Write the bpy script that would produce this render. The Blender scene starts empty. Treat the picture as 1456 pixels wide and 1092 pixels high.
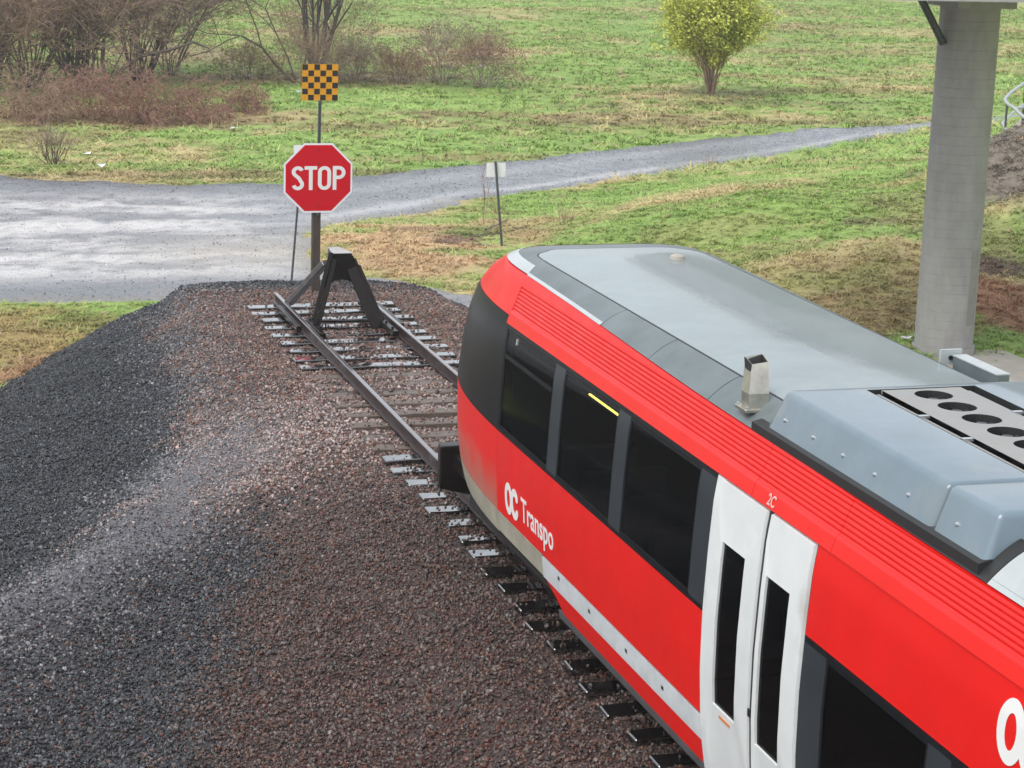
import bpy, bmesh, math, random
import numpy as np
from mathutils import Vector, Matrix
random.seed(7); RNG = np.random.default_rng(11)
S = bpy.context.scene
C = S.collection

# ------------------------------------------------------------------ camera
CAM = np.array([-7.76, -36.21, 7.304]); YAW, PITCH, ROLL = .3026, .2340, .0332
def _axes():
    f = np.array([math.sin(YAW)*math.cos(PITCH), math.cos(YAW)*math.cos(PITCH), -math.sin(PITCH)])
    r = np.array([math.cos(YAW), -math.sin(YAW), 0.]); u = np.cross(r, f)
    c, s = math.cos(ROLL), math.sin(ROLL)
    return c*r+s*u, -s*r+c*u, f
_r, _u, _f = _axes()
cd = bpy.data.cameras.new('camera'); cam = bpy.data.objects.new('camera', cd); C.objects.link(cam)
cd.sensor_width = 36; cd.lens = 3046.5/1456*36; cd.clip_end = 4000; cd.clip_start = .1
M = Matrix(((_r[0], _u[0], -_f[0], CAM[0]), (_r[1], _u[1], -_f[1], CAM[1]), (_r[2], _u[2], -_f[2], CAM[2]), (0, 0, 0, 1)))
cam.matrix_world = M
S.camera = cam

# ------------------------------------------------------------------ sky, sun, exposure (overcast, raining)
W = bpy.data.worlds.new('World'); S.world = W; W.use_nodes = True
nt = W.node_tree; bg = nt.nodes['Background']
sk = nt.nodes.new('ShaderNodeTexSky'); sk.sky_type = 'NISHITA'; sk.sun_disc = False
sk.sun_elevation = math.radians(54); sk.sun_rotation = math.radians(-120); sk.dust_density = 4; sk.air_density = 1.3
hs = nt.nodes.new('ShaderNodeHueSaturation'); hs.inputs['Saturation'].default_value = .32; hs.inputs['Value'].default_value = 1.0
nt.links.new(sk.outputs[0], hs.inputs['Color']); cm_ = nt.nodes.new('ShaderNodeMix'); cm_.data_type = 'RGBA'; cm_.inputs['Factor'].default_value = .55; cm_.inputs['B'].default_value = (6.2, 6.7, 7.3, 1)      # cloud deck over the clear sky
nt.links.new(hs.outputs[0], cm_.inputs['A']); nt.links.new(cm_.outputs['Result'], bg.inputs['Color'])
bg.inputs['Strength'].default_value = .125
sl = bpy.data.lights.new('sun', 'SUN'); sl.energy = 1.3; sl.angle = math.radians(40); sl.color = (1, .97, .93)
so = bpy.data.objects.new('sun', sl); C.objects.link(so)
so.rotation_euler = Vector((math.sin(math.radians(-120))*math.cos(math.radians(54)), math.cos(math.radians(-120))*math.cos(math.radians(54)), math.sin(math.radians(54)))).to_track_quat('Z', 'Y').to_euler()
S.view_settings.view_transform = 'Standard'; S.view_settings.look = 'None'
S.view_settings.exposure = .62; S.view_settings.gamma = 1
S.cycles.use_denoising = True
S.cycles.max_bounces = 6; S.cycles.transparent_max_bounces = 12

# ------------------------------------------------------------------ helpers
def tag(o, label=None, cat=None, group=None, kind=None):
    if label: o['label'] = label
    if cat: o['category'] = cat
    if group: o['group'] = group
    if kind: o['kind'] = kind
    return o
def empty(name, loc=(0, 0, 0), **k):
    o = bpy.data.objects.new(name, None); C.objects.link(o); o.location = loc; o.empty_display_size = .1
    return tag(o, **k)
def mesh_obj(name, verts, faces, mat=None, parent=None, smooth=False, mats=None, fm=None, loc=None):
    me = bpy.data.meshes.new(name); me.from_pydata([tuple(v) for v in verts], [], [tuple(f) for f in faces])
    for m in (mats or ([mat] if mat else [])): me.materials.append(m)
    if fm is not None: me.polygons.foreach_set('material_index', fm)
    if smooth: me.polygons.foreach_set('use_smooth', [True]*len(me.polygons))
    me.update()
    o = bpy.data.objects.new(name, me); C.objects.link(o)
    if parent: o.parent = parent
    if loc: o.location = loc
    return o
class MB:
    """collects boxes, beams and tubes into one mesh"""
    def __init__(s): s.v = []; s.f = []
    def add(s, v, f):
        n = len(s.v); s.v += [tuple(a) for a in v]; s.f += [tuple(i+n for i in q) for q in f]; return s
    def box(s, x0, x1, y0, y1, z0, z1):
        v = [(x, y, z) for x in (x0, x1) for y in (y0, y1) for z in (z0, z1)]
        return s.add(v, [(0, 1, 3, 2), (4, 6, 7, 5), (0, 4, 5, 1), (2, 3, 7, 6), (0, 2, 6, 4), (1, 5, 7, 3)])
    def beam(s, p, q, w, h, up=(0, 0, 1), w2=None, h2=None):
        p = Vector(p); q = Vector(q); d = (q-p).normalized(); a = d.cross(Vector(up))
        if a.length < 1e-4: a = d.cross(Vector((0, 1, 0)))
        a.normalize(); b = a.cross(d)
        w2 = w2 or w; h2 = h2 or h; v = []
        for c, ww, hh in ((p, w, h), (q, w2, h2)):
            for i, j in ((-1, -1), (1, -1), (1, 1), (-1, 1)): v.append(c+a*i*ww/2+b*j*hh/2)
        return s.add(v, [(3, 2, 1, 0), (4, 5, 6, 7), (0, 1, 5, 4), (1, 2, 6, 5), (2, 3, 7, 6), (3, 0, 4, 7)])
    def tube(s, pts, r, n=8, cap=True):
        pts = [Vector(p) for p in pts]; rs = r if isinstance(r, (list, tuple)) else [r]*len(pts); v = []; f = []
        for i, p in enumerate(pts):
            d = (pts[min(i+1, len(pts)-1)]-pts[max(i-1, 0)]).normalized()
            a = d.cross(Vector((0, 0, 1)));  a = a if a.length > 1e-3 else Vector((1, 0, 0)); a.normalize(); b = d.cross(a)
            for k in range(n):
                t = 2*math.pi*k/n; v.append(p+(a*math.cos(t)+b*math.sin(t))*rs[i])
            if i: f += [((i-1)*n+k, (i-1)*n+(k+1) % n, i*n+(k+1) % n, i*n+k) for k in range(n)]
        if cap: f += [tuple(range(n-1, -1, -1)), tuple((len(pts)-1)*n+k for k in range(n))]
        return s.add(v, f)
    def prism(s, poly, y0, y1):      # poly in x,z, extruded along y
        n = len(poly); v = [(x, y0, z) for x, z in poly]+[(x, y1, z) for x, z in poly]
        return s.add(v, [tuple(range(n)), tuple(range(2*n-1, n-1, -1))]+[(i, i+n, (i+1) % n+n, (i+1) % n) for i in range(n)])
    def build(s, name, mat, parent=None, bevel=0, smooth=False, seg=1):
        me = bpy.data.meshes.new(name); me.from_pydata(s.v, [], s.f); me.materials.append(mat)
        bm = bmesh.new(); bm.from_mesh(me); bmesh.ops.recalc_face_normals(bm, faces=bm.faces)
        if bevel:
            bmesh.ops.bevel(bm, geom=[e for e in bm.edges if len(e.link_faces) == 2 and e.calc_face_angle(0) > .5], offset=bevel, segments=seg, profile=.6, affect='EDGES')
        bm.to_mesh(me); bm.free()
        if smooth:
            me.polygons.foreach_set('use_smooth', [True]*len(me.polygons)); me.set_sharp_from_angle(angle=.7)
        o = bpy.data.objects.new(name, me); C.objects.link(o)
        if parent: o.parent = parent
        return o
# --- value noise, vectorised
_L = RNG.random((256, 256))
def vn(x, y):
    x = np.asarray(x, float); y = np.asarray(y, float)
    xi = np.floor(x).astype(int); yi = np.floor(y).astype(int); fx = x-xi; fy = y-yi
    fx = fx*fx*(3-2*fx); fy = fy*fy*(3-2*fy)
    a = _L[xi & 255, yi & 255]; b = _L[(xi+1) & 255, yi & 255]; c = _L[xi & 255, (yi+1) & 255]; d = _L[(xi+1) & 255, (yi+1) & 255]
    return (a*(1-fx)+b*fx)*(1-fy)+(c*(1-fx)+d*fx)*fy
def fbm(x, y, o=4):
    s = 0; a = .5; t = 0
    for i in range(o):
        s = s+a*vn(x*2**i+17.3*i, y*2**i+5.1*i); t += a; a *= .5
    return s/t
def sstep(a, b, x):
    t = np.clip((x-a)/(b-a), 0, 1); return t*t*(3-2*t)
def poly_sd(px, py, poly):
    """signed distance to a polygon, positive inside"""
    px = np.asarray(px, float); py = np.asarray(py, float)
    P = np.array(poly, float); d = np.full(px.shape, 1e9); ins = np.zeros(px.shape, bool)
    for i in range(len(P)):
        a = P[i]; b = P[(i+1) % len(P)]; e = b-a
        t = np.clip(((px-a[0])*e[0]+(py-a[1])*e[1])/(e@e), 0, 1)
        d = np.minimum(d, np.hypot(px-a[0]-t*e[0], py-a[1]-t*e[1]))
        c = ((a[1] > py) != (b[1] > py)); xx = a[0]+(py-a[1])*(e[0])/(e[1] if e[1] else 1e-9)
        ins ^= c & (px < xx)
    return np.where(ins, d, -d)

# ------------------------------------------------------------------ materials
def mat(name, col, rough=.6, metal=0, spec=.5, noise=None, bump=0, bscale=40, coat=0, emit=None, alpha=None, attr=None, inst=False, stretch=(1, 1, 1), rvar=0, grime=None, two=None):
    m = bpy.data.materials.new(name); m.use_nodes = True; t = m.node_tree; b = t.nodes['Principled BSDF']; L = t.links.new
    b.inputs['Base Color'].default_value = (*col, 1); b.inputs['Roughness'].default_value = rough
    b.inputs['Metallic'].default_value = metal; b.inputs['Specular IOR Level'].default_value = spec
    b.inputs['Coat Weight'].default_value = coat; b.inputs['Coat Roughness'].default_value = .06
    if emit: b.inputs['Emission Color'].default_value = (*emit[0], 1); b.inputs['Emission Strength'].default_value = emit[1]
    geo = t.nodes.new('ShaderNodeTexCoord'); mp = t.nodes.new('ShaderNodeMapping'); mp.inputs['Scale'].default_value = stretch
    L(geo.outputs['Object'], mp.inputs[0])
    cur = None
    if attr:
        a = t.nodes.new('ShaderNodeAttribute'); a.attribute_name = attr
        if inst: a.attribute_type = 'INSTANCER'
        cur = a.outputs['Color']
    if noise:   # (scale, amount, [second colour])
        n = t.nodes.new('ShaderNodeTexNoise'); n.inputs['Scale'].default_value = noise[0]; n.inputs['Detail'].default_value = 6; n.inputs['Roughness'].default_value = .65
        L(mp.outputs[0], n.inputs['Vector'])
        r = t.nodes.new('ShaderNodeMapRange'); r.inputs['From Min'].default_value = .3; r.inputs['From Max'].default_value = .7
        L(n.outputs['Fac'], r.inputs['Value'])
        mx = t.nodes.new('ShaderNodeMix'); mx.data_type = 'RGBA'
        if len(noise) > 2:
            r.inputs['To Min'].default_value = 0; r.inputs['To Max'].default_value = noise[1]
            L(r.outputs[0], mx.inputs['Factor'])
            if cur: L(cur, mx.inputs['A'])
            else: mx.inputs['A'].default_value = (*col, 1)
            mx.inputs['B'].default_value = (*noise[2], 1)
        else:
            mx.blend_type = 'MULTIPLY'; mx.inputs['Factor'].default_value = 1
            r.inputs['To Min'].default_value = 1-noise[1]; r.inputs['To Max'].default_value = 1+noise[1]
            if cur: L(cur, mx.inputs['A'])
            else: mx.inputs['A'].default_value = (*col, 1)
            L(r.outputs[0], mx.inputs['B'])
        cur = mx.outputs['Result']
    if two:     # second, finer noise toward a colour: (scale, threshold lo, hi, colour)
        n2 = t.nodes.new('ShaderNodeTexNoise'); n2.inputs['Scale'].default_value = two[0]; n2.inputs['Detail'].default_value = 5
        L(mp.outputs[0], n2.inputs['Vector'])
        r2 = t.nodes.new('ShaderNodeMapRange'); r2.inputs['From Min'].default_value = two[1]; r2.inputs['From Max'].default_value = two[2]
        L(n2.outputs['Fac'], r2.inputs['Value'])
        m2 = t.nodes.new('ShaderNodeMix'); m2.data_type = 'RGBA'; L(r2.outputs[0], m2.inputs['Factor'])
        if cur: L(cur, m2.inputs['A'])
        else: m2.inputs['A'].default_value = (*col, 1)
        m2.inputs['B'].default_value = (*two[3], 1); cur = m2.outputs['Result']
    if cur: L(cur, b.inputs['Base Color'])
    if rvar:
        n3 = t.nodes.new('ShaderNodeTexNoise'); n3.inputs['Scale'].default_value = 3.; n3.inputs['Detail'].default_value = 4
        L(mp.outputs[0], n3.inputs['Vector'])
        r3 = t.nodes.new('ShaderNodeMapRange'); r3.inputs['From Min'].default_value = .3; r3.inputs['From Max'].default_value = .7
        r3.inputs['To Min'].default_value = max(.02, rough-rvar); r3.inputs['To Max'].default_value = min(1, rough+rvar)
        L(n3.outputs['Fac'], r3.inputs['Value']); L(r3.outputs[0], b.inputs['Roughness'])
    if bump:
        nb = t.nodes.new('ShaderNodeTexNoise'); nb.inputs['Scale'].default_value = bscale; nb.inputs['Detail'].default_value = 5
        L(mp.outputs[0], nb.inputs['Vector'])
        bp = t.nodes.new('ShaderNodeBump'); bp.inputs['Strength'].default_value = 1; bp.inputs['Distance'].default_value = bump
        L(nb.outputs['Fac'], bp.inputs['Height']); L(bp.outputs[0], b.inputs['Normal'])
    return m
RED = mat('red_paint', (.74, .009, .006), .36, spec=.28, noise=(1.3, .05), coat=.08, rvar=.06)
REDD = mat('red_paint_dirty', (.55, .03, .025), .5, noise=(2.5, .5, (.42, .16, .12)))
WHITE = mat('white_paint', (.72, .74, .73), .35, noise=(2, .06), coat=.2, two=(1.7, .6, .75, (.55, .54, .5)))
STRIPE = mat('grey_white_stripe', (.58, .61, .62), .45, noise=(4, .12))
DWHITE = mat('dirty_white_skirt', (.42, .39, .31), .5, noise=(3, .7, (.2, .18, .14)))
BAND = mat('dark_band', (.010, .011, .013), .3, spec=.1, noise=(3, .2))
PILL = mat('slate_panel', (.03, .036, .042), .3, spec=.3, noise=(3, .15))
GREYSK = mat('grey_skirt', (.09, .09, .095), .5, noise=(3, .2))
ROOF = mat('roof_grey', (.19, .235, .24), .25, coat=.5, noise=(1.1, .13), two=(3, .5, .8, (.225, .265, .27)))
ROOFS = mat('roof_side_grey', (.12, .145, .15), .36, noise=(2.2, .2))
CAPM = mat('roof_cap', (.42, .45, .45), .22, noise=(2, .1))
ACM = mat('fibreglass_blue_grey', (.14, .19, .225), .24, coat=.6, noise=(1.2, .14), two=(2.3, .58, .8, (.20, .22, .22)))
ACP = mat('fan_deck', (.28, .28, .275), .45, noise=(4, .4, (.24, .21, .18)), two=(7, .62, .75, (.38, .24, .14)))
BLACK = mat('black_rubber', (.012, .012, .013), .4)
BLKW = mat('black_wet_steel', (.007, .006, .006), .3, spec=.22, noise=(8, .7, (.018, .010, .008)))
BRACE = mat('wet_grey_steel', (.10, .09, .09), .2, coat=1, noise=(8, .3))
SEAM = mat('seam', (.02, .02, .02), .5)
UNDER = mat('underframe', (.018, .016, .015), .7, noise=(5, .4))
STEEL = mat('stainless', (.50, .47, .40), .3, metal=.8, noise=(6, .25))
BOLT = mat('bolt_steel', (.6, .62, .63), .3, metal=.7)
RAILM = mat('rusty_rail', (.028, .018, .018), .38, noise=(9, .5, (.05, .024, .02)), rvar=.1)
RAILT = mat('worn_rail_top', (.16, .15, .155), .16, coat=.6, metal=.3, noise=(6, .6, (.09, .055, .05)))
TIED = mat('wet_tie', (.012, .009, .009), .09, spec=1., coat=1, noise=(12, .5), stretch=(.25, 3, 3), rvar=.05); TIED.node_tree.nodes['Principled BSDF'].inputs['Coat IOR'].default_value = 1.9
TIEB = mat('weathered_tie', (.155, .115, .09), .42, noise=(14, .7, (.055, .04, .033)), stretch=(.2, 3, 3), bump=.006, bscale=30, rvar=.1)
CONC = mat('concrete', (.37, .355, .35), .6, noise=(2.2, .14), bump=.004, bscale=30, stretch=(1.5, 1.5, .6), two=(1.6, .55, .8, (.30, .285, .28)))
CONCL = mat('pale_concrete', (.40, .36, .31), .6, noise=(2, .2), bump=.003, bscale=30)
GALV = mat('galvanised', (.45, .47, .47), .4, metal=.5, noise=(8, .2))
POSTG = mat('grey_post', (.09, .095, .10), .45, metal=.3, noise=(20, .3))
WOOD = mat('dark_post_wood', (.06, .043, .033), .6, noise=(12, .4), stretch=(4, 4, .5))
SIGNR = mat('sign_red', (.60, .004, .014), .5, spec=.2, noise=(3, .15, (.5, .02, .03)), stretch=(3, 3, .6))
SIGNW = mat('sign_white', (.84, .83, .85), .4, noise=(4, .05))
SIGNY = mat('sign_amber', (.72, .32, .012), .4, noise=(10, .12))
SIGNK = mat('sign_black', (.022, .02, .016), .4)
LETW = mat('lettering_white', (.80, .79, .77), .4)
LETP = mat('lettering_pink', (.75, .40, .38), .5)
ORNG = mat('orange_sticker', (.65, .22, .08), .5)
TUBE = mat('lit_tube', (1, 1, .6), .5, emit=((1, .95, .22), 4.5))
INTR = mat('interior', (.010, .009, .008), .9)
LITT = mat('litter_white', (.7, .7, .68), .6)
def glass(name, tint):
    m = bpy.data.materials.new(name); m.use_nodes = True; t = m.node_tree; t.nodes.remove(t.nodes['Principled BSDF'])
    o = t.nodes['Material Output']; tr = t.nodes.new('ShaderNodeBsdfTransparent'); tr.inputs[0].default_value = (*tint, 1)
    g = t.nodes.new('ShaderNodeBsdfGlossy'); g.inputs['Roughness'].default_value = .05; g.inputs[0].default_value = (.5, .5, .5, 1)
    fr = t.nodes.new('ShaderNodeFresnel'); fr.inputs[0].default_value = 1.3; mx = t.nodes.new('ShaderNodeMixShader')
    t.links.new(fr.outputs[0], mx.inputs[0]); t.links.new(tr.outputs[0], mx.inputs[1]); t.links.new(g.outputs[0], mx.inputs[2]); t.links.new(mx.outputs[0], o.inputs[0])
    return m
GLASS = glass('tinted_glass', (.25, .22, .19))

# ------------------------------------------------------------------ terrain
FAR = [(-30, 42), (-14, 30), (-8, 27.6), (-3.82, 25.7), (-1.98, 24.5), (.87, 23.7), (3.83, 23.5), (6.15, 24.75), (8.73, 26.24), (11.7, 27.8), (12.9, 28.4), (16.5, 30.5), (19.1, 32.05), (22.4, 33.9), (26.2, 36.3), (31.2, 37.6), (48, 46)]
NEAR = [(48, 43), (30.3, 35.4), (24.3, 30), (21.3, 27.8), (17.6, 25.7), (13.8, 22.9), (10.5, 21.1), (8.5, 19.7), (6.6, 18), (4.9, 16.9), (3.7, 16.2), (3.1, 15), (2.25, 12.2), (1.98, 10), (2.83, 9.3), (3.6, 8.3), (4.8, 7.1), (7.5, 3.5), (8.2, -2), (7.5, -12), (4, -14), (-2, -2), (-1.8, 7.2), (-2.8, 7.3), (-5, 7.4), (-9, 7.0), (-30, 4)]
ROADP = FAR+NEAR
def ground_z(x, y):
    x = np.asarray(x, float); y = np.asarray(y, float)
    z = -1.5+(fbm(x*.11, y*.11, 3)-.5)*.5*sstep(26, 45, y)+(fbm(x*.5, y*.5, 3)-.5)*.10*sstep(26, 34, y)
    # green bank right of the track
    t = sstep(5.5, 15, x)*sstep(-3, 6, y-(x-12)*.35)*(1-sstep(10, 24, y-(x-12)*.75))
    z += t*1.2
    tt = sstep(2.5, 5, x)*sstep(8, 11, y)*(1-sstep(13, 17, y)); z += tt*.22
    # raised ground with the path under the railing, far right
    z += 1.9*sstep(16.5, 22, x+.25*(y-8)*0)*sstep(0, 9, y)*(1-sstep(11, 17, y-(x-20)*.3))
    # ground falls away on the left of the embankment
    z -= .5*sstep(-6, -14, x)*(1-sstep(2, 9, y))
    z += (fbm(x*1.7, y*1.7, 3)-.5)*.09
    return z
SH = np.array([(-40, -13), (-30, -12), (-19, -9), (-14, -6.45), (-12.3, -5.3), (-7.7, -3.2), (-.4, -2.65), (1.5, -2.3), (8, -1.5)])
FT = np.array([(-40, -20), (-30, -18), (-14, -11.8), (-8, -8.7), (0.5, -5.5), (6.8, -2.4), (9, -1.7)])
TIE_S = .588
def mound_z(x, y):
    x = np.asarray(x, float); y = np.asarray(y, float)
    xs = np.interp(y, SH[:, 0], SH[:, 1]); xf = np.interp(y, FT[:, 0], FT[:, 1])
    # plateau and ballast shoulder on the left
    zz = -.225-.31*sstep(-1.75, -2.9, x)
    ridge = .13*np.exp(-((x-xs)/.55)**2); dip = -.12*np.exp(-((x-(xs*.55-1.4))/.9)**2)*sstep(-6, -11, y)
    zz = zz+ridge+dip
    t = np.clip((xs-x)/(xs-xf), 0, 3)
    zl = -.50-1.05*t-.25*np.maximum(t-1, 0)*2
    k = sstep(-.25, .35, xs-x); zz = zz*(1-k)+np.minimum(zl, zz)*k
    # right shoulder
    r = np.maximum(x-2.1, 0); zz = zz-r*.45*sstep(0, .7, r)
    # far end falls to the road, rounded
    e = np.hypot((x+.4)*.9, np.maximum(y+1, 0))-3.4
    zz = np.where(y > -1, np.minimum(zz, -.215-.5*np.maximum(e, 0)*sstep(0, 1., e)), zz)
    zz = zz+(fbm(x*1.3, y*1.3, 3)-.5)*.10+(fbm(x*6, y*6, 2)-.5)*.035
    # ballast pushed over the ties in places between the rails
    ins = (1-sstep(.55, .68, np.abs(x)))
    zz = zz+(.03*sstep(.5, .8, vn(x*.9+7, y*1.7+2))*sstep(-4.5, -6, y)-.02*sstep(-13, -14.5, y))*(np.abs(x) < 1.9)
    zz = zz+ins*(vn(x*1.6+3, y*1.9)-.45)*.09*sstep(-9, -3, y)*(1-sstep(.2, .4, y))
    return np.maximum(zz, -3.2)

GRN, TAN, BRN, OLV, GRAV = (.225, .325, .07), (.46, .36, .18), (.115, .065, .04), (.26, .27, .08), (.10, .105, .115)
BLOB = [  # x, y, rx, ry, colour, weight : dead grass, bare patches
    (5.2, 13.2, 2.6, 3.4, (.50, .33, .18), .95), (7.5, 14, 2.5, 2.2, (.38, .27, .13), .8), (4.6, 10, 2, 1.4, (.48, .32, .18), .9), (6.2, 12.6, .9, .7, (.17, .09, .06), .9), (5.4, 14.6, 1.1, .5, (.14, .08, .05), .6),
    (6.7, 13.6, .8, 1.2, (.10, .18, .02), .7), (5.3, 11.0, .7, .4, (.10, .17, .02), .7),
    (12.5, 3.8, 3, 2.6, (.36, .28, .12), .6), (11.5, 1.5, 2.4, 1.5, (.34, .22, .11), .8), (16.5, 7.5, 1.8, 3.5, (.26, .22, .09), .6), (14.8, 2.2, 1.5, 1.8, (.36, .18, .10), .95), (15.6, 4.2, .9, .8, (.14, .09, .07), .9),
    (14.6, 8.2, .9, .35, (.16, .1, .07), .6), (11.5, 9.5, 2, 1.2, (.34, .28, .12), .4),
    (0, 40.5, 5.5, 3.5, (.22, .13, .075), .85), (4, 38.5, 4, 1.6, (.24, .16, .08), .8), (-3, 35, 3.2, 2.5, (.26, .19, .08), .8), (8, 36.5, 3, 1.2, (.22, .16, .07), .7),
    (22, 66, 4, 3.5, (.50, .38, .22), .9), (7, 66, 3.5, 5, (.28, .2, .12), .7), (11, 54, 9, 2.6, (.17, .13, .07), .7), (17, 40, 7, 1.3, (.24, .15, .075), .75), (21, 37.8, 9, 1.2, (.22, .15, .07), .7),
    (11, 28.6, 5, .8, (.26, .17, .08), .6), (2, 25.4, 8, .8, (.25, .18, .09), .6), (30, 48, 8, 1.5, (.21, .15, .06), .6), (32, 56, 4, 1.2, (.3, .2, .1), .7), (-5, 3.2, 3, 4, (.30, .19, .075), .85), (-4.6, 1.2, 1.4, 1.8, (.28, .15, .08), .8),
    (-3.2, 5.3, 1.4, 1.2, (.13, .18, .03), .6), (44, 70, 10, 2, (.28, .22, .1), .6), (50, 88, 9, 2, (.28, .22, .1), .5), (26, 44, 8, 1.0, (.14, .12, .05), .5)]
def ground_col(x, y):
    n1 = fbm(x*.16+3, y*.28, 4); n2 = fbm(x*.9, y*1.4+9, 3); n3 = fbm(x*.05+40, y*.09, 3)
    c = np.array(GRN)[None]*np.ones((len(x), 1))
    def mix(c, col, w): return c*(1-w[:, None])+np.array(col)[None]*w[:, None]
    c = mix(c, (.28, .41, .10), sstep(.35, .75, n3)*.7)
    c = mix(c, OLV, sstep(.45, .6, n1)*.65)
    c = mix(c, TAN, sstep(.52, .68, n1*.5+n2*.5)*.85)
    c = mix(c, (.15, .27, .04), sstep(.5, .35, n2)*.4)
    for bx, by, rx, ry, col, w in BLOB:
        d = np.hypot((x-bx)/rx, (y-by)/ry)+(n2-.5)*1.5
        c = mix(c, col, sstep(1.15, .5, d)*w)
    c = mix(c, (.035, .032, .03), sstep(-5.9, -7.0, x+(n2-.5)*.8)*sstep(60, 50, y))  # unseen ground to the left, darkened so the railcar windows reflect dark
    # gravelly dirt far right
    d = np.hypot((x-20.5)/3.2, (y-9.5)/4.5)+(n2-.5)*.9
    c = mix(c, (.17, .135, .115), sstep(1.15, .75, d)*.95)
    return np.clip(c*(.80+.26*fbm(x*2.3, y*2.3, 2))[:, None], 0, .6)
def grid_mesh(name, xs, ys, zf, cf, material, keep=None, kind='structure', parent=None):
    X, Y = np.meshgrid(xs, ys); nx, ny = len(xs), len(ys); x = X.ravel(); y = Y.ravel(); z = zf(x, y)
    i = np.arange(nx*ny).reshape(ny, nx)
    f = np.stack([i[:-1, :-1], i[:-1, 1:], i[1:, 1:], i[1:, :-1]], -1).reshape(-1, 4)
    if keep is not None: k = keep(x, y); f = f[k[f].any(1)]
    used = np.unique(f); rm = np.full(nx*ny, -1); rm[used] = np.arange(len(used)); f = rm[f]
    v = np.stack([x, y, z], 1)[used]
    me = bpy.data.meshes.new(name); me.vertices.add(len(v)); me.vertices.foreach_set('co', v.ravel())
    me.loops.add(f.size); me.loops.foreach_set('vertex_index', f.ravel().astype(np.int32))
    me.polygons.add(len(f)); me.polygons.foreach_set('loop_start', np.arange(0, f.size, 4, dtype=np.int32))
    me.polygons.foreach_set('use_smooth', np.ones(len(f), bool)); me.update(calc_edges=True); me.validate()
    if cf is not None:
        c = cf(v[:, 0], v[:, 1]); a = me.color_attributes.new('col', 'FLOAT_COLOR', 'POINT')
        a.data.foreach_set('color', np.concatenate([c, np.ones((len(c), 1))], 1).ravel())
    me.materials.append(material); o = bpy.data.objects.new(name, me); C.objects.link(o)
    if parent: o.parent = parent
    return tag(o, kind=kind)
GROUNDM = mat('meadow_soil', (.1, .15, .03), .85, attr='col', noise=(7, .35), bump=.03, bscale=9, two=(3.5, .62, .75, (.2, .17, .07)))
gx = np.concatenate([-np.geomspace(900, 22, 26), np.arange(-21, 34, .22), np.geomspace(34.5, 1200, 40)])
gy = np.concatenate([[-60, -50, -42], np.arange(-34, 60, .3), np.geomspace(60.5, 2500, 70)])
grid_mesh('ground', gx, gy, ground_z, ground_col, GROUNDM)

# gravel road
def road_sd(x, y): return poly_sd(x, y, ROADP)+(fbm(x*.8, y*.8, 3)-.5)*1.1
def road_z(x, y):
    g = ground_z(x, y); sd = road_sd(x, y)
    rut = (fbm(x*.5+y*.12, y*.9, 3)-.5)*.07
    return g+.03+rut*sstep(0, 2, sd)-.14*sstep(.3, -.5, sd)
def road_col(x, y):
    sd = poly_sd(x, y, ROADP)+(fbm(x*.8, y*.8, 3)-.5)*1.1
    n = fbm(x*.35+y*.3, y*.9, 4); n2 = fbm(x*2.2, y*3.2, 3)
    def mix(c, col, w): return c*(1-w[:, None])+np.array(col)[None]*w[:, None]
    c = np.array((.17, .175, .19))[None]*np.ones((len(x), 1))
    pale = sstep(7, 0, x)*sstep(8.5, 11, y)*(1-sstep(19.5, 23.5, y+.15*x))     # pale washed fines in the yard
    c = mix(c, (.56, .54, .53), pale*(.15+.85*sstep(.38, .56, n*.6+n2*.4)))
    c = mix(c, (.40, .35, .29), np.exp(-(np.hypot((x-1.2)/2.6, (y-12.5)/2.2))**2)*.7)
    c = mix(c, (.2, .2, .22), sstep(.5, .7, n2)*.45)
    # two paler wheel tracks on the road to the right
    ex = np.array([3.7, 8.5, 13.8, 21.3, 30.3]); ey = np.array([17.2, 20.6, 23.8, 28.6, 35.6])
    dd = y-np.interp(x, ex, ey)
    c = mix(c, (.42, .41, .42), np.exp(-((dd-.25)/.55)**2)*sstep(2, 4, x)*.9)
    c = mix(c, (.30, .295, .31), np.exp(-((dd-3.4)/.6)**2)*sstep(2, 6, x)*.5)
    c = mix(c, (.10, .10, .11), sstep(1.3, .3, sd)*(y > 20)*.7)
    c = mix(c, (.19, .185, .195), (y < 8.5)*1.*(x > -2))
    c = mix(c, (.2, .17, .12), sstep(.9, .2, sd)*.45*(y < 20))
    return c
ROADM = mat('wet_gravel_road', (.2, .2, .2), .36, attr='col', noise=(26, .35), bump=.012, bscale=22, rvar=.24, two=(40, .62, .72, (.07, .07, .08)))
grid_mesh('gravel_road', np.arange(-30, 49, .2), np.arange(-14, 47, .2), road_z, road_col, ROADM, keep=lambda x, y: (poly_sd(x, y, ROADP) > -1.1))

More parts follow.
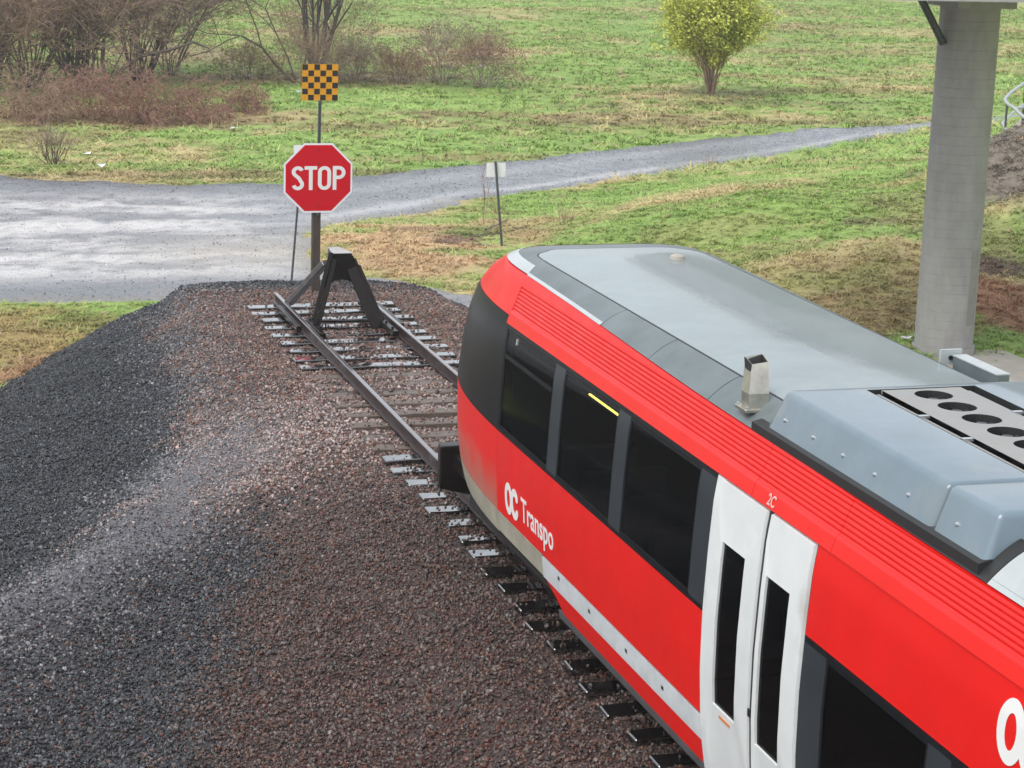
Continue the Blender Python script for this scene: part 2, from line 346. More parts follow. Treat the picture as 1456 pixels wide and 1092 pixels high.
# ballast embankment
def mound_mix(x, y):
    """0 = brown granite ballast, 1 = dark grey stone, 2 weights for pale dusty band"""
    xs = np.interp(y, SH[:, 0], SH[:, 1]); n = fbm(x*.7, y*.7, 3)-.5
    grey = sstep(.1, 1.1, (xs+.45-x)+n*1.6)
    grey = np.maximum(grey, sstep(1.2, 2.6, y+n*2+np.abs(x)*.2))
    w = sstep(.0, 1., (-2.6-(-12-y)*.32)-x+n*1.4)*sstep(-9.5, -12, y); grey = np.maximum(grey, w*.85)
    pale = np.exp(-((x-xs-.15+n*.9)/.75)**2)*(.35+.65*sstep(-5, -9, y))*(1-.5*sstep(-12, -16, y))
    return grey, pale
def mound_col(x, y):
    g, p = mound_mix(x, y)
    def mix(c, col, w): return c*(1-w[:, None])+np.array(col)[None]*w[:, None]
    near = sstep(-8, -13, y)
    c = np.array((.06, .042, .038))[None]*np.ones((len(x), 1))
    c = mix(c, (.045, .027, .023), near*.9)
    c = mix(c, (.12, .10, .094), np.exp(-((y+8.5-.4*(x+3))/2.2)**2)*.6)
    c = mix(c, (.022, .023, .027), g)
    c = mix(c, (.15, .15, .165), p*.8)
    return c
MNDM = mat('ballast_bed', (.08, .07, .06), .5, attr='col', noise=(30, .6), bump=.05, bscale=26, rvar=.15)
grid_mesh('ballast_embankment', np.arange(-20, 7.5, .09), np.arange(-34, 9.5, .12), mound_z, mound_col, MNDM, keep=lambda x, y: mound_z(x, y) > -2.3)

# ------------------------------------------------------------------ scattering stones and tufts (geometry nodes)
def scatter(name, pos, rot, scl, col, sources, material, parent=None, idx=None):
    n = len(pos); me = bpy.data.meshes.new(name); me.vertices.add(n); me.vertices.foreach_set('co', np.asarray(pos, np.float32).ravel())
    for an, ty, data in (('rot', 'FLOAT_VECTOR', rot), ('scl', 'FLOAT_VECTOR', scl)):
        a = me.attributes.new(an, ty, 'POINT'); a.data.foreach_set('vector', np.asarray(data, np.float32).ravel())
    a = me.attributes.new('icol', 'FLOAT_COLOR', 'POINT'); a.data.foreach_set('color', np.concatenate([col, np.ones((n, 1))], 1).astype(np.float32).ravel())
    a = me.attributes.new('idx', 'INT', 'POINT'); a.data.foreach_set('value', (RNG.integers(0, len(sources), n) if idx is None else idx).astype(np.int32))
    me.materials.append(material)
    o = bpy.data.objects.new(name, me); C.objects.link(o)
    col_ = bpy.data.collections.new(name+'_pieces')
    for k, (v, f) in enumerate(sources):
        sm = bpy.data.meshes.new('%s_piece' % name); sm.from_pydata(v, [], f); sm.materials.append(material)
        so_ = bpy.data.objects.new('%s_piece_%02d' % (name, k), sm); col_.objects.link(so_)
    ng = bpy.data.node_groups.new(name, 'GeometryNodeTree')
    ng.interface.new_socket('Geometry', in_out='INPUT', socket_type='NodeSocketGeometry'); ng.interface.new_socket('Geometry', in_out='OUTPUT', socket_type='NodeSocketGeometry')
    N = ng.nodes.new; gi = N('NodeGroupInput'); go = N('NodeGroupOutput'); ip = N('GeometryNodeInstanceOnPoints'); ci = N('GeometryNodeCollectionInfo')
    ci.inputs['Collection'].default_value = col_; ci.inputs['Separate Children'].default_value = True
    def na(a, ty):
        q = N('GeometryNodeInputNamedAttribute'); q.data_type = ty; q.inputs['Name'].default_value = a; return q.outputs['Attribute']
    L = ng.links.new; L(gi.outputs[0], ip.inputs['Points']); L(ci.outputs[0], ip.inputs['Instance']); ip.inputs['Pick Instance'].default_value = True
    L(na('idx', 'INT'), ip.inputs['Instance Index'])
    er = N('FunctionNodeEulerToRotation'); L(na('rot', 'FLOAT_VECTOR'), er.inputs[0]); L(er.outputs[0], ip.inputs['Rotation']); L(na('scl', 'FLOAT_VECTOR'), ip.inputs['Scale'])
    L(ip.outputs[0], go.inputs[0])
    md = o.modifiers.new('scatter', 'NODES'); md.node_group = ng
    if parent: o.parent = parent
    return o
def stone(seed):
    r = random.Random(seed); bm = bmesh.new(); bmesh.ops.create_icosphere(bm, subdivisions=1, radius=.5)
    for v in bm.verts: v.co *= r.uniform(.72, 1.15); v.co.z *= .72
    bmesh.ops.dissolve_limit(bm, angle_limit=.35, verts=bm.verts, edges=bm.edges)
    v = [tuple(a.co) for a in bm.verts]; f = [tuple(a.index for a in q.verts) for q in bm.faces]; bm.free(); return v, f
STONES = [stone(i) for i in range(8)]
def in_view(x, y, z, m=60):
    d = np.stack([x-CAM[0], y-CAM[1], z-CAM[2]], 1); w = d@_f; px = 728+3046.5*(d@_r)/w; py = 546-3046.5*(d@_u)/w
    return (w > 1) & (px > -m) & (px < 1456+m) & (py > -m) & (py < 1092+m)
STM = mat('stone', (.1, .1, .1), .42, spec=.5, attr='icol', inst=True, noise=(9, .25), rvar=.15)
def stones(name, n, x0, x1, y0, y1, zf, ok, colf, smin, smax, lift=.2, **tg):
    x = RNG.uniform(x0, x1, n); y = RNG.uniform(y0, y1, n); z = zf(x, y); k = ok(x, y, z) & in_view(x, y, z); x, y, z = x[k], y[k], z[k]; n = len(x)
    s = RNG.uniform(smin, smax, n)*(1+.5*(RNG.random(n) > .93))
    if name == 'ballast_stones':      # fines fill the dusty band, fewer and smaller stones show
        g_, p_ = mound_mix(x, y); k = RNG.random(n) > p_*.35*sstep(-5, -10, y); x, y, z, s = x[k], y[k], z[k], s[k]*(1-.3*p_[k]); n = len(x)
    o = scatter(name, np.stack([x, y, z+s*lift], 1), RNG.uniform(0, 6.28, (n, 3)), np.stack([s, s*RNG.uniform(.7, 1.2, n), s*RNG.uniform(.7, 1.1, n)], 1), colf(x, y), STONES, STM)
    o['kind'] = 'stuff'; return tag(o, **tg)
def ball_col(x, y):
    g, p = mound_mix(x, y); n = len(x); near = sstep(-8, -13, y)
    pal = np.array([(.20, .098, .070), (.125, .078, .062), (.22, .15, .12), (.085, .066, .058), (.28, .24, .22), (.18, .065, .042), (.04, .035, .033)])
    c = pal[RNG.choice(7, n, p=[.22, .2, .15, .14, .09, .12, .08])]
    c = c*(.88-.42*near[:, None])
    pg = np.array([(.030, .032, .038), (.015, .016, .019), (.055, .058, .066), (.115, .12, .13), (.008, .009, .010)])
    cg = pg[RNG.choice(5, n, p=[.34, .30, .18, .05, .13])]
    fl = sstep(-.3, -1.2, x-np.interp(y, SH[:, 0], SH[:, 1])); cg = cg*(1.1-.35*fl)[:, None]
    c = np.where((RNG.random(n) < g)[:, None], cg, c)
    pd = np.array([(.20, .195, .205), (.15, .14, .145), (.26, .245, .245), (.09, .085, .09)])
    c = np.where((RNG.random(n) < p*.8)[:, None], pd[RNG.integers(0, 4, n)], c)
    mid = np.exp(-((y+8.3-.4*(x+3))/1.9)**2)*.5*(1-g)
    c = np.where((RNG.random(n) < mid)[:, None], np.array([(.36, .28, .26)])*RNG.uniform(.7, 1.2, (n, 1)), c)
    return c*RNG.uniform(.7, 1.3, (n, 1))
def tie_clear(x, y, z):
    fr = np.abs(((y/TIE_S)+.5) % 1-.5)*TIE_S; on = (fr < .125) & (np.abs(x) < 1.31) & (y < .2)
    stray = on & (z < -.175) & (RNG.random(len(x)) < np.where(np.abs(x) < .7, .13, .05)+.25*sstep(.62, .8, vn(x*1.3, y*2.1))); z[stray] = -.172
    return ~(on & (z < -.175)) & ((np.abs(np.abs(x)-.7525) > .085) | (y > .3))
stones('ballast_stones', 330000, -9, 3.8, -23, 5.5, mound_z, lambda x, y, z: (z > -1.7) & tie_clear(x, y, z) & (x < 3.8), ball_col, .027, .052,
       label='crushed stone ballast heaped around the ties and down the embankment', cat='gravel')
def chip_col(x, y):
    c = road_col(x, y); return np.clip(c*RNG.uniform(.55, 1.35, (len(x), 1)), 0, .6)
stones('road_gravel', 26000, -8, 32, 4, 38, lambda x, y: road_z(x, y), lambda x, y, z: (poly_sd(x, y, ROADP) > -.6) & (mound_z(x, y) < z-.05), chip_col, .025, .055, lift=.02,
       label='loose grey chippings spread over the wet gravel road', cat='gravel')

# grass
def tuft(seed, n=13, h=.22, spread=.16, w=.010):
    r = random.Random(seed); v = []; f = []
    for i in range(n):
        a = r.uniform(0, 6.28); d = r.uniform(0, spread); x, y = math.cos(a)*d, math.sin(a)*d
        b = r.uniform(0, 6.28); l = h*r.uniform(.5, 1.15); lean = r.uniform(.4, 1.2)*l; ww = w*r.uniform(.7, 1.4); c, s = math.cos(b), math.sin(b)
        k = len(v); v += [(x-s*ww, y+c*ww, -.02), (x+s*ww, y-c*ww, -.02), (x+c*lean*.35-s*ww*.7, y+s*lean*.35+c*ww*.7, l*.6), (x+c*lean*.35+s*ww*.7, y+s*lean*.35-c*ww*.7, l*.6), (x+c*lean, y+s*lean, l)]
        f += [(k, k+1, k+3, k+2), (k+2, k+3, k+4)]
    return v, f
TUFTS = [tuft(i) for i in range(5)]
LEAFM = mat('grass_blade', (.1, .2, .03), .6, attr='icol', inst=True)
def tufts(name, n, region, smin, smax, **tg):
    x, y = region(n); z = ground_z(x, y); k = in_view(x, y, z) & (poly_sd(x, y, ROADP)+(fbm(x*.8, y*.8, 3)-.5)*1.1 < -.05) & (mound_z(x, y) < z+.02)
    x, y, z = x[k], y[k], z[k]; n = len(x); c = ground_col(x, y)
    keep = RNG.random(n) < .4+.6*sstep(.30, .58, fbm(x*.7, y*.7, 3)); x, y, z, c = x[keep], y[keep], z[keep], c[keep]; n = len(x)
    c = np.clip(c*RNG.uniform(1.15, 1.5, (n, 1)), 0, .62); dead = RNG.random(n) < .06
    c[dead] = np.array((.42, .30, .16))*RNG.uniform(.6, 1.2, (dead.sum(), 1))
    s = RNG.uniform(smin, smax, n)
    o = scatter(name, np.stack([x, y, z], 1), np.stack([RNG.normal(0, .12, n), RNG.normal(0, .12, n), RNG.uniform(0, 6.28, n)], 1), np.stack([s*1.15, s*1.15, s*RNG.uniform(.18, .42, n)], 1), c, TUFTS, LEAFM)
    o['kind'] = 'stuff'; return tag(o, **tg)
def polar(d0, d1):
    def g(n):
        d = np.sqrt(RNG.uniform(d0**2, d1**2, n)); a = RNG.uniform(YAW-.27, YAW+.27, n); return CAM[0]+d*np.sin(a), CAM[1]+d*np.cos(a)
    return g
tufts('bank_grass', 60000, polar(30, 64), .5, 1.0, label='short rough grass, green and straw coloured, on the near bank and verges', cat='grass')
tufts('meadow_grass', 75000, polar(62, 175), .9, 1.9, label='open green meadow grass with straw patches beyond the gravel road', cat='grass')
# ------------------------------------------------------------------ railway track
track = empty('railway_track', (0, 0, 0), label='single railway track with rusty rails on wooden ties, ending at the black buffer stop', cat='railway track')
def rail(x):
    prof = [(-.068, -.165), (.068, -.165), (.068, -.153), (.014, -.138), (.010, -.05), (.034, -.040), (.036, -.008), (.026, 0), (-.026, 0), (-.036, -.008), (-.034, -.040), (-.010, -.05), (-.014, -.138), (-.068, -.153)]
    o = MB().prism([(x+a, b) for a, b in prof], .34, -42).build('rail', RAILM, track)
    o.data.materials.append(RAILT)
    for p in o.data.polygons:
        if p.normal.z > .5 and p.center.z > -.01: p.material_index = 1
rail(-.7525); rail(.7525)
def tie_mesh(seed, big=False):
    r = random.Random(seed); m = MB(); w, h, l = (.12 if not big else .13), .17, 1.3
    m.box(-l, l, -w, w, -h-.168, -.168); bm = bmesh.new(); me = bpy.data.meshes.new('tie'); me.from_pydata(m.v, [], m.f); bm.from_mesh(me)
    bmesh.ops.subdivide_edges(bm, edges=[e for e in bm.edges if abs(e.verts[0].co.x-e.verts[1].co.x) > 1], cuts=9)
    bmesh.ops.recalc_face_normals(bm, faces=bm.faces)
    for v in bm.verts: v.co.z += r.uniform(-.006, .006); v.co.y += r.uniform(-.006, .006)
    bmesh.ops.bevel(bm, geom=[e for e in bm.edges if len(e.link_faces) == 2 and e.calc_face_angle(0) > .8], offset=.012, segments=1, affect='EDGES')
    bm.to_mesh(me); bm.free(); return me
TM = [tie_mesh(i) for i in range(5)]
TMD = []; TMB = []
for m_ in TM:
    a = m_.copy(); a.materials.append(TIED); TMD.append(a); b = m_.copy(); b.materials.append(TIEB); TMB.append(b)
plate_me = None
pl = MB().box(-.09, .09, -.085, .085, 0, .012); 
for sx in (-1, 1):
    for sy in (-1, 1): pl.box(sx*.082-.012, sx*.082+.012, sy*.05-.012, sy*.05+.012, .01, .03)
for k in range(0, 69):
    dark = k <= 8 or k >= 17
    rr = random.Random(k)
    o = bpy.data.objects.new('tie', (TMD if dark else TMB)[k % 5]); C.objects.link(o); o.parent = track
    o.location = (rr.uniform(-.05, .05) if k else 0, -k*TIE_S, rr.uniform(-.03, .004) if 8 < k < 17 else rr.uniform(-.004, .004)); o.rotation_euler.z = rr.uniform(-.018, .018); 
    if k == 0: o.scale = (1.0, 1.15, 1); o.location.z = .0
    if k < 46:
        for x in (-.7525, .7525):
            if plate_me is None:
                q = pl.build('tie_plate', RAILM, track); plate_me = q.data
            else:
                q = bpy.data.objects.new('tie_plate', plate_me); C.objects.link(q); q.parent = track
            q.location = (x, -k*TIE_S, -.168)

# ------------------------------------------------------------------ buffer stop
bs = empty('buffer_stop', (0, -1.4, 0), label='black steel buffer stop clamped across the end of the track', cat='buffer stop')
def loc(o, par): o.location = -Vector(par.location); return o
hx = .02
m = MB(); ft = (-1.62, .62); 
m.v = []; m.f = []
zt, zb = 1.06, .60
m.add([(-.20, -1.66, .62), (.16, -1.66, .62), (.16, -1.66, 1.03), (-.20, -1.66, 1.03),
       (-.20, -1.30, .66), (.14, -1.30, .66), (.03, -1.22, 1.06), (-.17, -1.22, 1.06)],
      [(0, 1, 2, 3), (5, 4, 7, 6), (3, 2, 6, 7), (0, 4, 5, 1), (0, 3, 7, 4), (1, 5, 6, 2)])
loc(m.build('head', BLKW, bs, bevel=.012), bs)
loc(MB().add([(-.19, -1.655, 1.034), (.15, -1.655, 1.034), (.03, -1.225, 1.064), (-.165, -1.225, 1.064), (-.19, -1.655, 1.042), (.15, -1.655, 1.042), (.03, -1.225, 1.072), (-.165, -1.225, 1.072)], [(0, 3, 2, 1), (4, 5, 6, 7), (0, 1, 5, 4), (1, 2, 6, 5), (2, 3, 7, 6), (3, 0, 4, 7)]).build('painted_sheen_plate', CAPM, bs), bs)  # added pale sheet, paints the sky sheen on the wet head top
m = MB()      # arch plate under the head
arc = [(-.20, 1.0), (.16, 1.0), (.235, .84), (.40, .50), (.20, .50), (.15, .545), (.07, .585), (-.02, .60), (-.12, .59), (-.20, .56), (-.27, .50), (-.37, .50), (-.26, .84)]
m.prism(arc, -1.70, -1.665); loc(m.build('gusset_plate', BLKW, bs), bs)
for sx in (-1, 1):
    m = MB()
    if sx < 0: m.beam((-.20, -1.62, 1.05), (-.53, -1.78, -.13), .07, .26, up=(.25, 1, 0)); m.beam((-.16, -1.72, .95), (-.47, -1.9, -.13), .09, .03, up=(.25, 1, 0))
    else: m.beam((.17, -1.685, .80), (.54, -2.05, -.15), .25, .05, up=(0, 1, 0)); m.beam((.20, -1.58, .92), (.66, -1.95, -.13), .04, .24, up=(0, 1, 0))
    loc(m.build('front_leg', BLKW, bs, bevel=.008), bs)
    m = MB().beam((sx*.22-.02, -1.40, .84), (sx*.70, -.55, -.02), .15, .10); loc(m.build('rear_brace', BRACE, bs, bevel=.008), bs)
    m = MB().box(sx*.60-.045, sx*.60+.045, -2.95, -1.75, -.12, -.035); m.box(sx*.655-.02, sx*.655+.02, -2.9, -1.8, -.12, -.05); loc(m.build('inner_clamp_bar', BLKW, bs, bevel=.006), bs)
    m = MB().box(sx*.865-.045, sx*.865+.045, -2.3, -.5, -.125, -.05); loc(m.build('outer_clamp_bar', BLKW, bs, bevel=.006), bs)
    for yy in (-2.75, -2.3, -1.9):
        loc(MB().tube([(sx*.60, yy, -.04), (sx*.60, yy, .0)], .022, 6).build('bolt', BLKW, bs), bs)
loc(MB().beam((-.5, -1.9, -.06), (.55, -2.0, -.06), .04, .04).build('cross_rod', BLKW, bs), bs)

# ------------------------------------------------------------------ text helper
def text_bm(s, size=1, offset=0, bold=0, spacing=1, shear=0, depth=0):
    cu = bpy.data.curves.new('lettering', 'FONT'); cu.body = s; cu.size = size; cu.offset = bold; cu.space_character = spacing; cu.shear = shear; cu.extrude = depth; cu.resolution_u = 4
    ob = bpy.data.objects.new('lettering', cu); C.objects.link(ob); bpy.context.view_layer.update()
    dg = bpy.context.evaluated_depsgraph_get(); me = bpy.data.meshes.new_from_object(ob.evaluated_get(dg)); C.objects.unlink(ob); bpy.data.objects.remove(ob); return me
def fit_text(me, w, h):
    v = np.array([tuple(a.co) for a in me.vertices]); lo = v.min(0); hi = v.max(0)
    v[:, 0] = (v[:, 0]-(lo[0]+hi[0])/2)/(hi[0]-lo[0])*w; v[:, 1] = (v[:, 1]-(lo[1]+hi[1])/2)/(hi[1]-lo[1])*h; return v, [tuple(p.vertices) for p in me.polygons]

# ------------------------------------------------------------------ stop sign, checkerboard on one post
def ngon(n, r, rot=0): return [(r*math.cos(rot+2*math.pi*i/n), r*math.sin(rot+2*math.pi*i/n)) for i in range(n)]
sp = empty('stop_sign', (.18, 1.3, -.9), label='red octagonal stop sign with amber and black checkerboard above, behind the buffer stop', cat='stop sign')
Y0 = 1.3
def sl_(o): o.location = -Vector(sp.location); return o
sl_(MB().box(.10, .25, 1.34, 1.46, -1.3, 1.35).build('wooden_post', WOOD, sp, bevel=.01))
sl_(MB().beam((.185, 1.33, 1.2), (.215, 1.33, 3.95), .055, .05).build('upper_post', POSTG, sp))
m = MB()
for i in range(17): z = 2.52+i*.042; m.tube([(.2, 1.299, z), (.2, 1.305, z)], .010, 6)
sl_(m.build('post_hole_row', SIGNK, sp)); sp.children[-1]['kind'] = 'stuff'
cx, cz = .185, 1.878
oc = ngon(8, .625/math.cos(math.pi/8), math.pi/8); oc2 = ngon(8, .592/math.cos(math.pi/8), math.pi/8)
sl_(MB().prism([(cx+a, cz+b) for a, b in oc], Y0, Y0+.006).build('sign_plate', SIGNW, sp))
sl_(MB().prism([(cx+a, cz+b) for a, b in oc2], Y0-.003, Y0+.001).build('red_face', SIGNR, sp))
def strokes(segs, w):          # letters of constant stroke width built from polylines
    m = MB()
    for pts, closed in segs:
        P = [Vector((p[0], 0, p[1])) for p in pts]; n = len(P); ins = []; out = []
        for i in range(n):
            a = P[(i-1) % n] if (closed or i) else P[i]; b = P[(i+1) % n] if (closed or i < n-1) else P[i]
            d1 = (P[i]-a).normalized() if (P[i]-a).length > 1e-6 else (b-P[i]).normalized(); d2 = (b-P[i]).normalized() if (b-P[i]).length > 1e-6 else d1
            d = (d1+d2).normalized(); nrm = Vector((-d.z, 0, d.x)); k = 1/max(.5, nrm.dot(Vector((-d1.z, 0, d1.x))))
            ins.append(P[i]+nrm*w/2*k); out.append(P[i]-nrm*w/2*k)
        v = ins+out; f = []
        for i in range(n if closed else n-1): j = (i+1) % n; f.append((i, j, n+j, n+i))
        m.add(v, f)
    return m
def arcp(cx_, cz_, rx, rz, a0, a1, n=10): return [(cx_+rx*math.cos(math.radians(a0+(a1-a0)*i/n)), cz_+rz*math.sin(math.radians(a0+(a1-a0)*i/n))) for i in range(n+1)]
LW = .068; H = .395; h2 = H/2; r = .078
def LS(x): return [(arcp(x, h2-r-.0, r, r, 20, 90, 5)+arcp(x, h2-r, r, r, 90, 235, 8)[1:]+[(x+.02, 0)]+arcp(x, -h2+r, r, r, 45, -90, 8)+arcp(x, -h2+r, r, r, -90, -165, 5)[1:], False)]
def LT(x): return [([(x, -h2-LW/2), (x, h2)], False), ([(x-.115, h2), (x+.115, h2)], False)]
def LO(x): return [(arcp(x, h2-r-.008, r+.008, r+.008, 0, 180, 10)+arcp(x, -h2+r+.008, r+.008, r+.008, 180, 360, 10), True)]
def LP(x): return [([(x-.075, -h2-LW/2), (x-.075, h2+LW/2)], False), ([(x-.075, h2), (x, h2)]+arcp(x, h2-r*1.2, r*1.15, r*1.2, 90, -90, 10)+[(x-.075, h2-r*2.4)], False)]
for i, (fn, x) in enumerate(((LS, -.37), (LT, -.135), (LO, .115), (LP, .375))):
    m = MB()
    for q, sg in enumerate(fn(x)):
        s1_ = strokes([sg], LW); m.add([(cx+a, Y0-.005-.0012*q, cz+b*.93) for a, _, b in s1_.v], s1_.f)
    o = sl_(m.build('letter', LETW, sp))
    so_ = o.modifiers.new('thickness', 'SOLIDIFY'); so_.thickness = .001; so_.offset = 0
for dx, dz in ((0, .5), (0, .26), (0, -.22), (0, -.49)): sl_(MB().tube([(cx+dx, Y0-.012, cz+dz), (cx+dx, Y0, cz+dz)], .012, 8).build('bolt', SIGNK, sp))
# checkerboard, 6 x 6 squares
bx0, bx1, bz0, bz1 = -.125, .525, 3.262, 3.905; tl = -.018
ck = MB().box(bx0, bx1, Y0-.001, Y0+.005, bz0, bz1).build('checker_plate', SIGNY, sp); sl_(ck)
ck.rotation_euler = (0, 0, 0)
st_ = (bx1-bx0)/6; sz_ = (bz1-bz0)/6; cm = None
for i in range(6):
    for j in range(6):
        if (i+j) % 2 == 1:
            x0 = bx0+i*st_; z0 = bz0+j*sz_
            if cm is None: o = MB().box(.004, st_-.004, -.0035, 0, .004, sz_-.004).build('black_square', SIGNK, sp); cm = o.data
            else: o = bpy.data.objects.new('black_square', cm); C.objects.link(o); o.parent = sp
            o.location = Vector((x0, Y0-.0012, z0))-Vector(sp.location)
# small signs seen from behind
s1 = empty('small_sign', (1.3, 9, -1.5), label='narrow leaning post with a small pale sign, mostly hidden behind the stop sign', cat='sign post')
m = MB().beam((-.06, 0, -.15), (.17, 0, 3.0), .05, .04); m.build('post', POSTG, s1)
MB().box(-.03, .30, -.03, -.024, 2.55, 2.98).build('sign_plate', SIGNW, s1)
s2 = empty('back_sign', (6.78, 11.4, -1.5), label='grey post with the blank pale back of a small sign, above the railcar nose', cat='sign post')
m = MB().beam((0, 0, -.1), (-.26, 0, 2.27), .055, .045); m.build('post', POSTG, s2)
pm = MB().box(-.46, .0, .03, .036, 1.90, 2.23).build('sign_plate', SIGNW, s2)
MB().beam((-.243, .03, 2.1), (-.255, .03, 2.2), .05, .02).build('bracket', POSTG, s2)

# ------------------------------------------------------------------ railcar
car = empty('railcar', (0, -16, 0), label='red diesel railcar with dark windows, white doors and grey roof on the track', cat='train')
def cl(o):
    o.location = -Vector(car.location)
    return o
def sub(o, par):
    o.parent = par; o.location = (0, 0, 0); return o
PZ = [.2, .3, .6, .8, 1.2, 1.7, 2.2, 2.6, 2.8, 2.9, 3.2, 3.28, 3.33, 3.4]
PW = [1.33, 1.36, 1.41, 1.43, 1.455, 1.46, 1.44, 1.415, 1.385, 1.355, 1.24, 1.2, 1.08, .95]
FZ = [.3, .5, .6, .7, .8, 1., 1.7, 2.2, 2.5, 2.7, 2.8, 2.9, 3., 3.1, 3.2, 3.28, 3.33, 3.4]
FY = [-12.9, -12.35, -12.15, -12.05, -11.97, -11.87, -11.85, -12.05, -12.25, -12.45, -12.57, -12.75, -12.95, -13.2, -13.6, -13.9, -14.15, -14.6]
YC = -16.0; NE = 2.6
def pw(z): return np.interp(z, PZ, PW)
def pf(z): return np.interp(z, FZ, FY)
def pn(z): return float(np.interp(z, [2.7, 2.95, 3.1, 3.2, 3.28, 3.34, 3.4], [2.6, 2.7, 2.95, 3.3, 3.9, 5.2, 7.5]))
def Q0(a, z):
    w = pw(z)
    if a <= 0: return np.array([-w, YC+a, z])
    if a >= 2: return np.array([w, YC-(a-2), z])
    t = a*math.pi/2; c = math.cos(t); s = math.sin(t)
    NE = pn(z); return np.array([-math.copysign(abs(c)**(2/NE), c)*w, YC+(pf(z)-YC)*abs(s)**(2/NE), z])
def Q(a, z, off=0):
    p = Q0(a, z)
    if off:
        e = 1e-3; u = Q0(a+e, z)-Q0(a-e, z); v = Q0(a, z+.02)-Q0(a, z-.02); n = np.cross(u, v); n = n/np.linalg.norm(n)
        if n[0]*p[0] < 0 and abs(p[0]) > .3: n = -n
        elif abs(p[0]) <= .3 and n[1] < 0: n = -n
        p = p+n*off
    return p
def a_of_y(y, z, right=False):
    if y <= YC: a = y-YC
    else: a = math.asin(min(1, ((y-YC)/(pf(z)-YC))**(pn(z)/2)))/(math.pi/2)
    return 2-a if right else a
def side_pt(y, z, off=0): return Q(a_of_y(y, z), z, off)
def panel(name, y0, y1, z0, z1, material, parent=None, off=0, rim=.03, nz=12, ny=None, round_=False, offz=None, smooth=True, y1right=False, ztopf=None, zbotf=None, corner=0):
    """curved body panel between y0 (rear) and y1 (front) on the left side; y1right: runs right round the nose to the same y on the right"""
    cols = []
    if y1right: K = 56
    else: K = ny or max(2, int(abs(y1-y0)/.25)+1)
    v = []; f = []
    for j in range(nz+1):
        row = []
        for i in range(K+1):
            if y1right:
                zz = z0+(z1-z0)*j/nz; s = i/K
                aL = a_of_y(y1, zz); a = aL+(2-2*aL)*s if aL > 0 else (aL*(1-i/3) if i < 3 else ((i-3)/(K-6)*2 if i <= K-3 else 2+(-aL)*(i-K+3)/3))
                p = Q(a, zz, off+(offz(zz) if offz else 0))
            else:
                y = y0+(y1-y0)*i/K; zb = zbotf(y) if zbotf else z0; zt_ = ztopf(y) if ztopf else z1
                zz = zb+(zt_-zb)*j/nz; p = side_pt(y, zz, off+(offz(zz) if offz else 0))
            row.append(tuple(p))
        v += row
    n = K+1
    for j in range(nz):
        for i in range(K): f.append((j*n+i, j*n+i+1, (j+1)*n+i+1, (j+1)*n+i))
    if rim:   # closed back edge
        ring = [i for i in range(n)]+[j*n+K for j in range(1, nz+1)]+[nz*n+i for i in range(K-1, -1, -1)]+[j*n for j in range(nz-1, 0, -1)]
        b = len(v)
        for i in ring:
            p = np.array(v[i]); c = np.array([0, min(p[1], -15.5), p[2]]); d = c-p; d = d/np.linalg.norm(d); v.append(tuple(p+d*rim))
        m_ = len(ring)
        for k in range(m_): f.append((ring[k], b+k, b+(k+1) % m_, ring[(k+1) % m_]))
    me = bpy.data.meshes.new(name); me.from_pydata(v, [], f); me.materials.append(material)
    bm = bmesh.new(); bm.from_mesh(me); bmesh.ops.recalc_face_normals(bm, faces=bm.faces)
    bm.to_mesh(me); bm.free()
    me.polygons.foreach_set('use_smooth', [smooth]*len(me.polygons)); me.set_sharp_from_angle(angle=.6)
    # outward normals
    s_ = sum(((p.center.x)*p.normal.x+(p.center.y+17)*p.normal.y*(1 if y1right else 0))*p.area for p in me.polygons[:nz*K])
    if s_ < 0: me.flip_normals()
    o = bpy.data.objects.new(name, me); C.objects.link(o)
    if parent is None: o.parent = car; cl(o)
    else: sub(o, parent)
    return o
REAR = -39.
def ztop(y): return 3.285-.085*float(sstep(-15.5, -21.5, y))-.03*float(sstep(-21.5, -26, y))
DIRTY = mat('red_paint_road_grime', (.74, .009, .006), .4, spec=.35)
_t = DIRTY.node_tree; _b = _t.nodes['Principled BSDF']; _tc = _t.nodes.new('ShaderNodeTexCoord'); _sx = _t.nodes.new('ShaderNodeSeparateXYZ'); _t.links.new(_tc.outputs['Object'], _sx.inputs[0])
_no = _t.nodes.new('ShaderNodeTexNoise'); _no.inputs['Scale'].default_value = 3; _no.inputs['Detail'].default_value = 5; _t.links.new(_tc.outputs['Object'], _no.inputs[0])
_m1 = _t.nodes.new('ShaderNodeMath'); _m1.operation = 'MULTIPLY_ADD'; _m1.inputs[1].default_value = .5; _t.links.new(_no.outputs['Fac'], _m1.inputs[0]); _t.links.new(_sx.outputs['Z'], _m1.inputs[2])
_mr = _t.nodes.new('ShaderNodeMapRange'); _mr.inputs['From Min'].default_value = 1.55; _mr.inputs['From Max'].default_value = 1.1; _mr.inputs['To Max'].default_value = .75; _t.links.new(_m1.outputs[0], _mr.inputs['Value'])
_mx = _t.nodes.new('ShaderNodeMix'); _mx.data_type = 'RGBA'; _mx.inputs['A'].default_value = (.74, .009, .006, 1); _mx.inputs['B'].default_value = (.36, .19, .14, 1)
_t.links.new(_mr.outputs[0], _mx.inputs['Factor']); _t.links.new(_mx.outputs['Result'], _b.inputs['Base Color'])
# front caps
panel('nose_upper_panel', 0, -15.56, 2.875, 3.285, RED, nz=10, y1right=True)
panel('windscreen_band', 0, -15.575, 1.665, 2.87, BAND, nz=14, y1right=True)
panel('nose_lower_panel', 0, -15.56, .80, 1.66, DIRTY, nz=10, y1right=True)
panel('nose_skirt', 0, -15.56, .56, .795, DWHITE, nz=5, y1right=True)
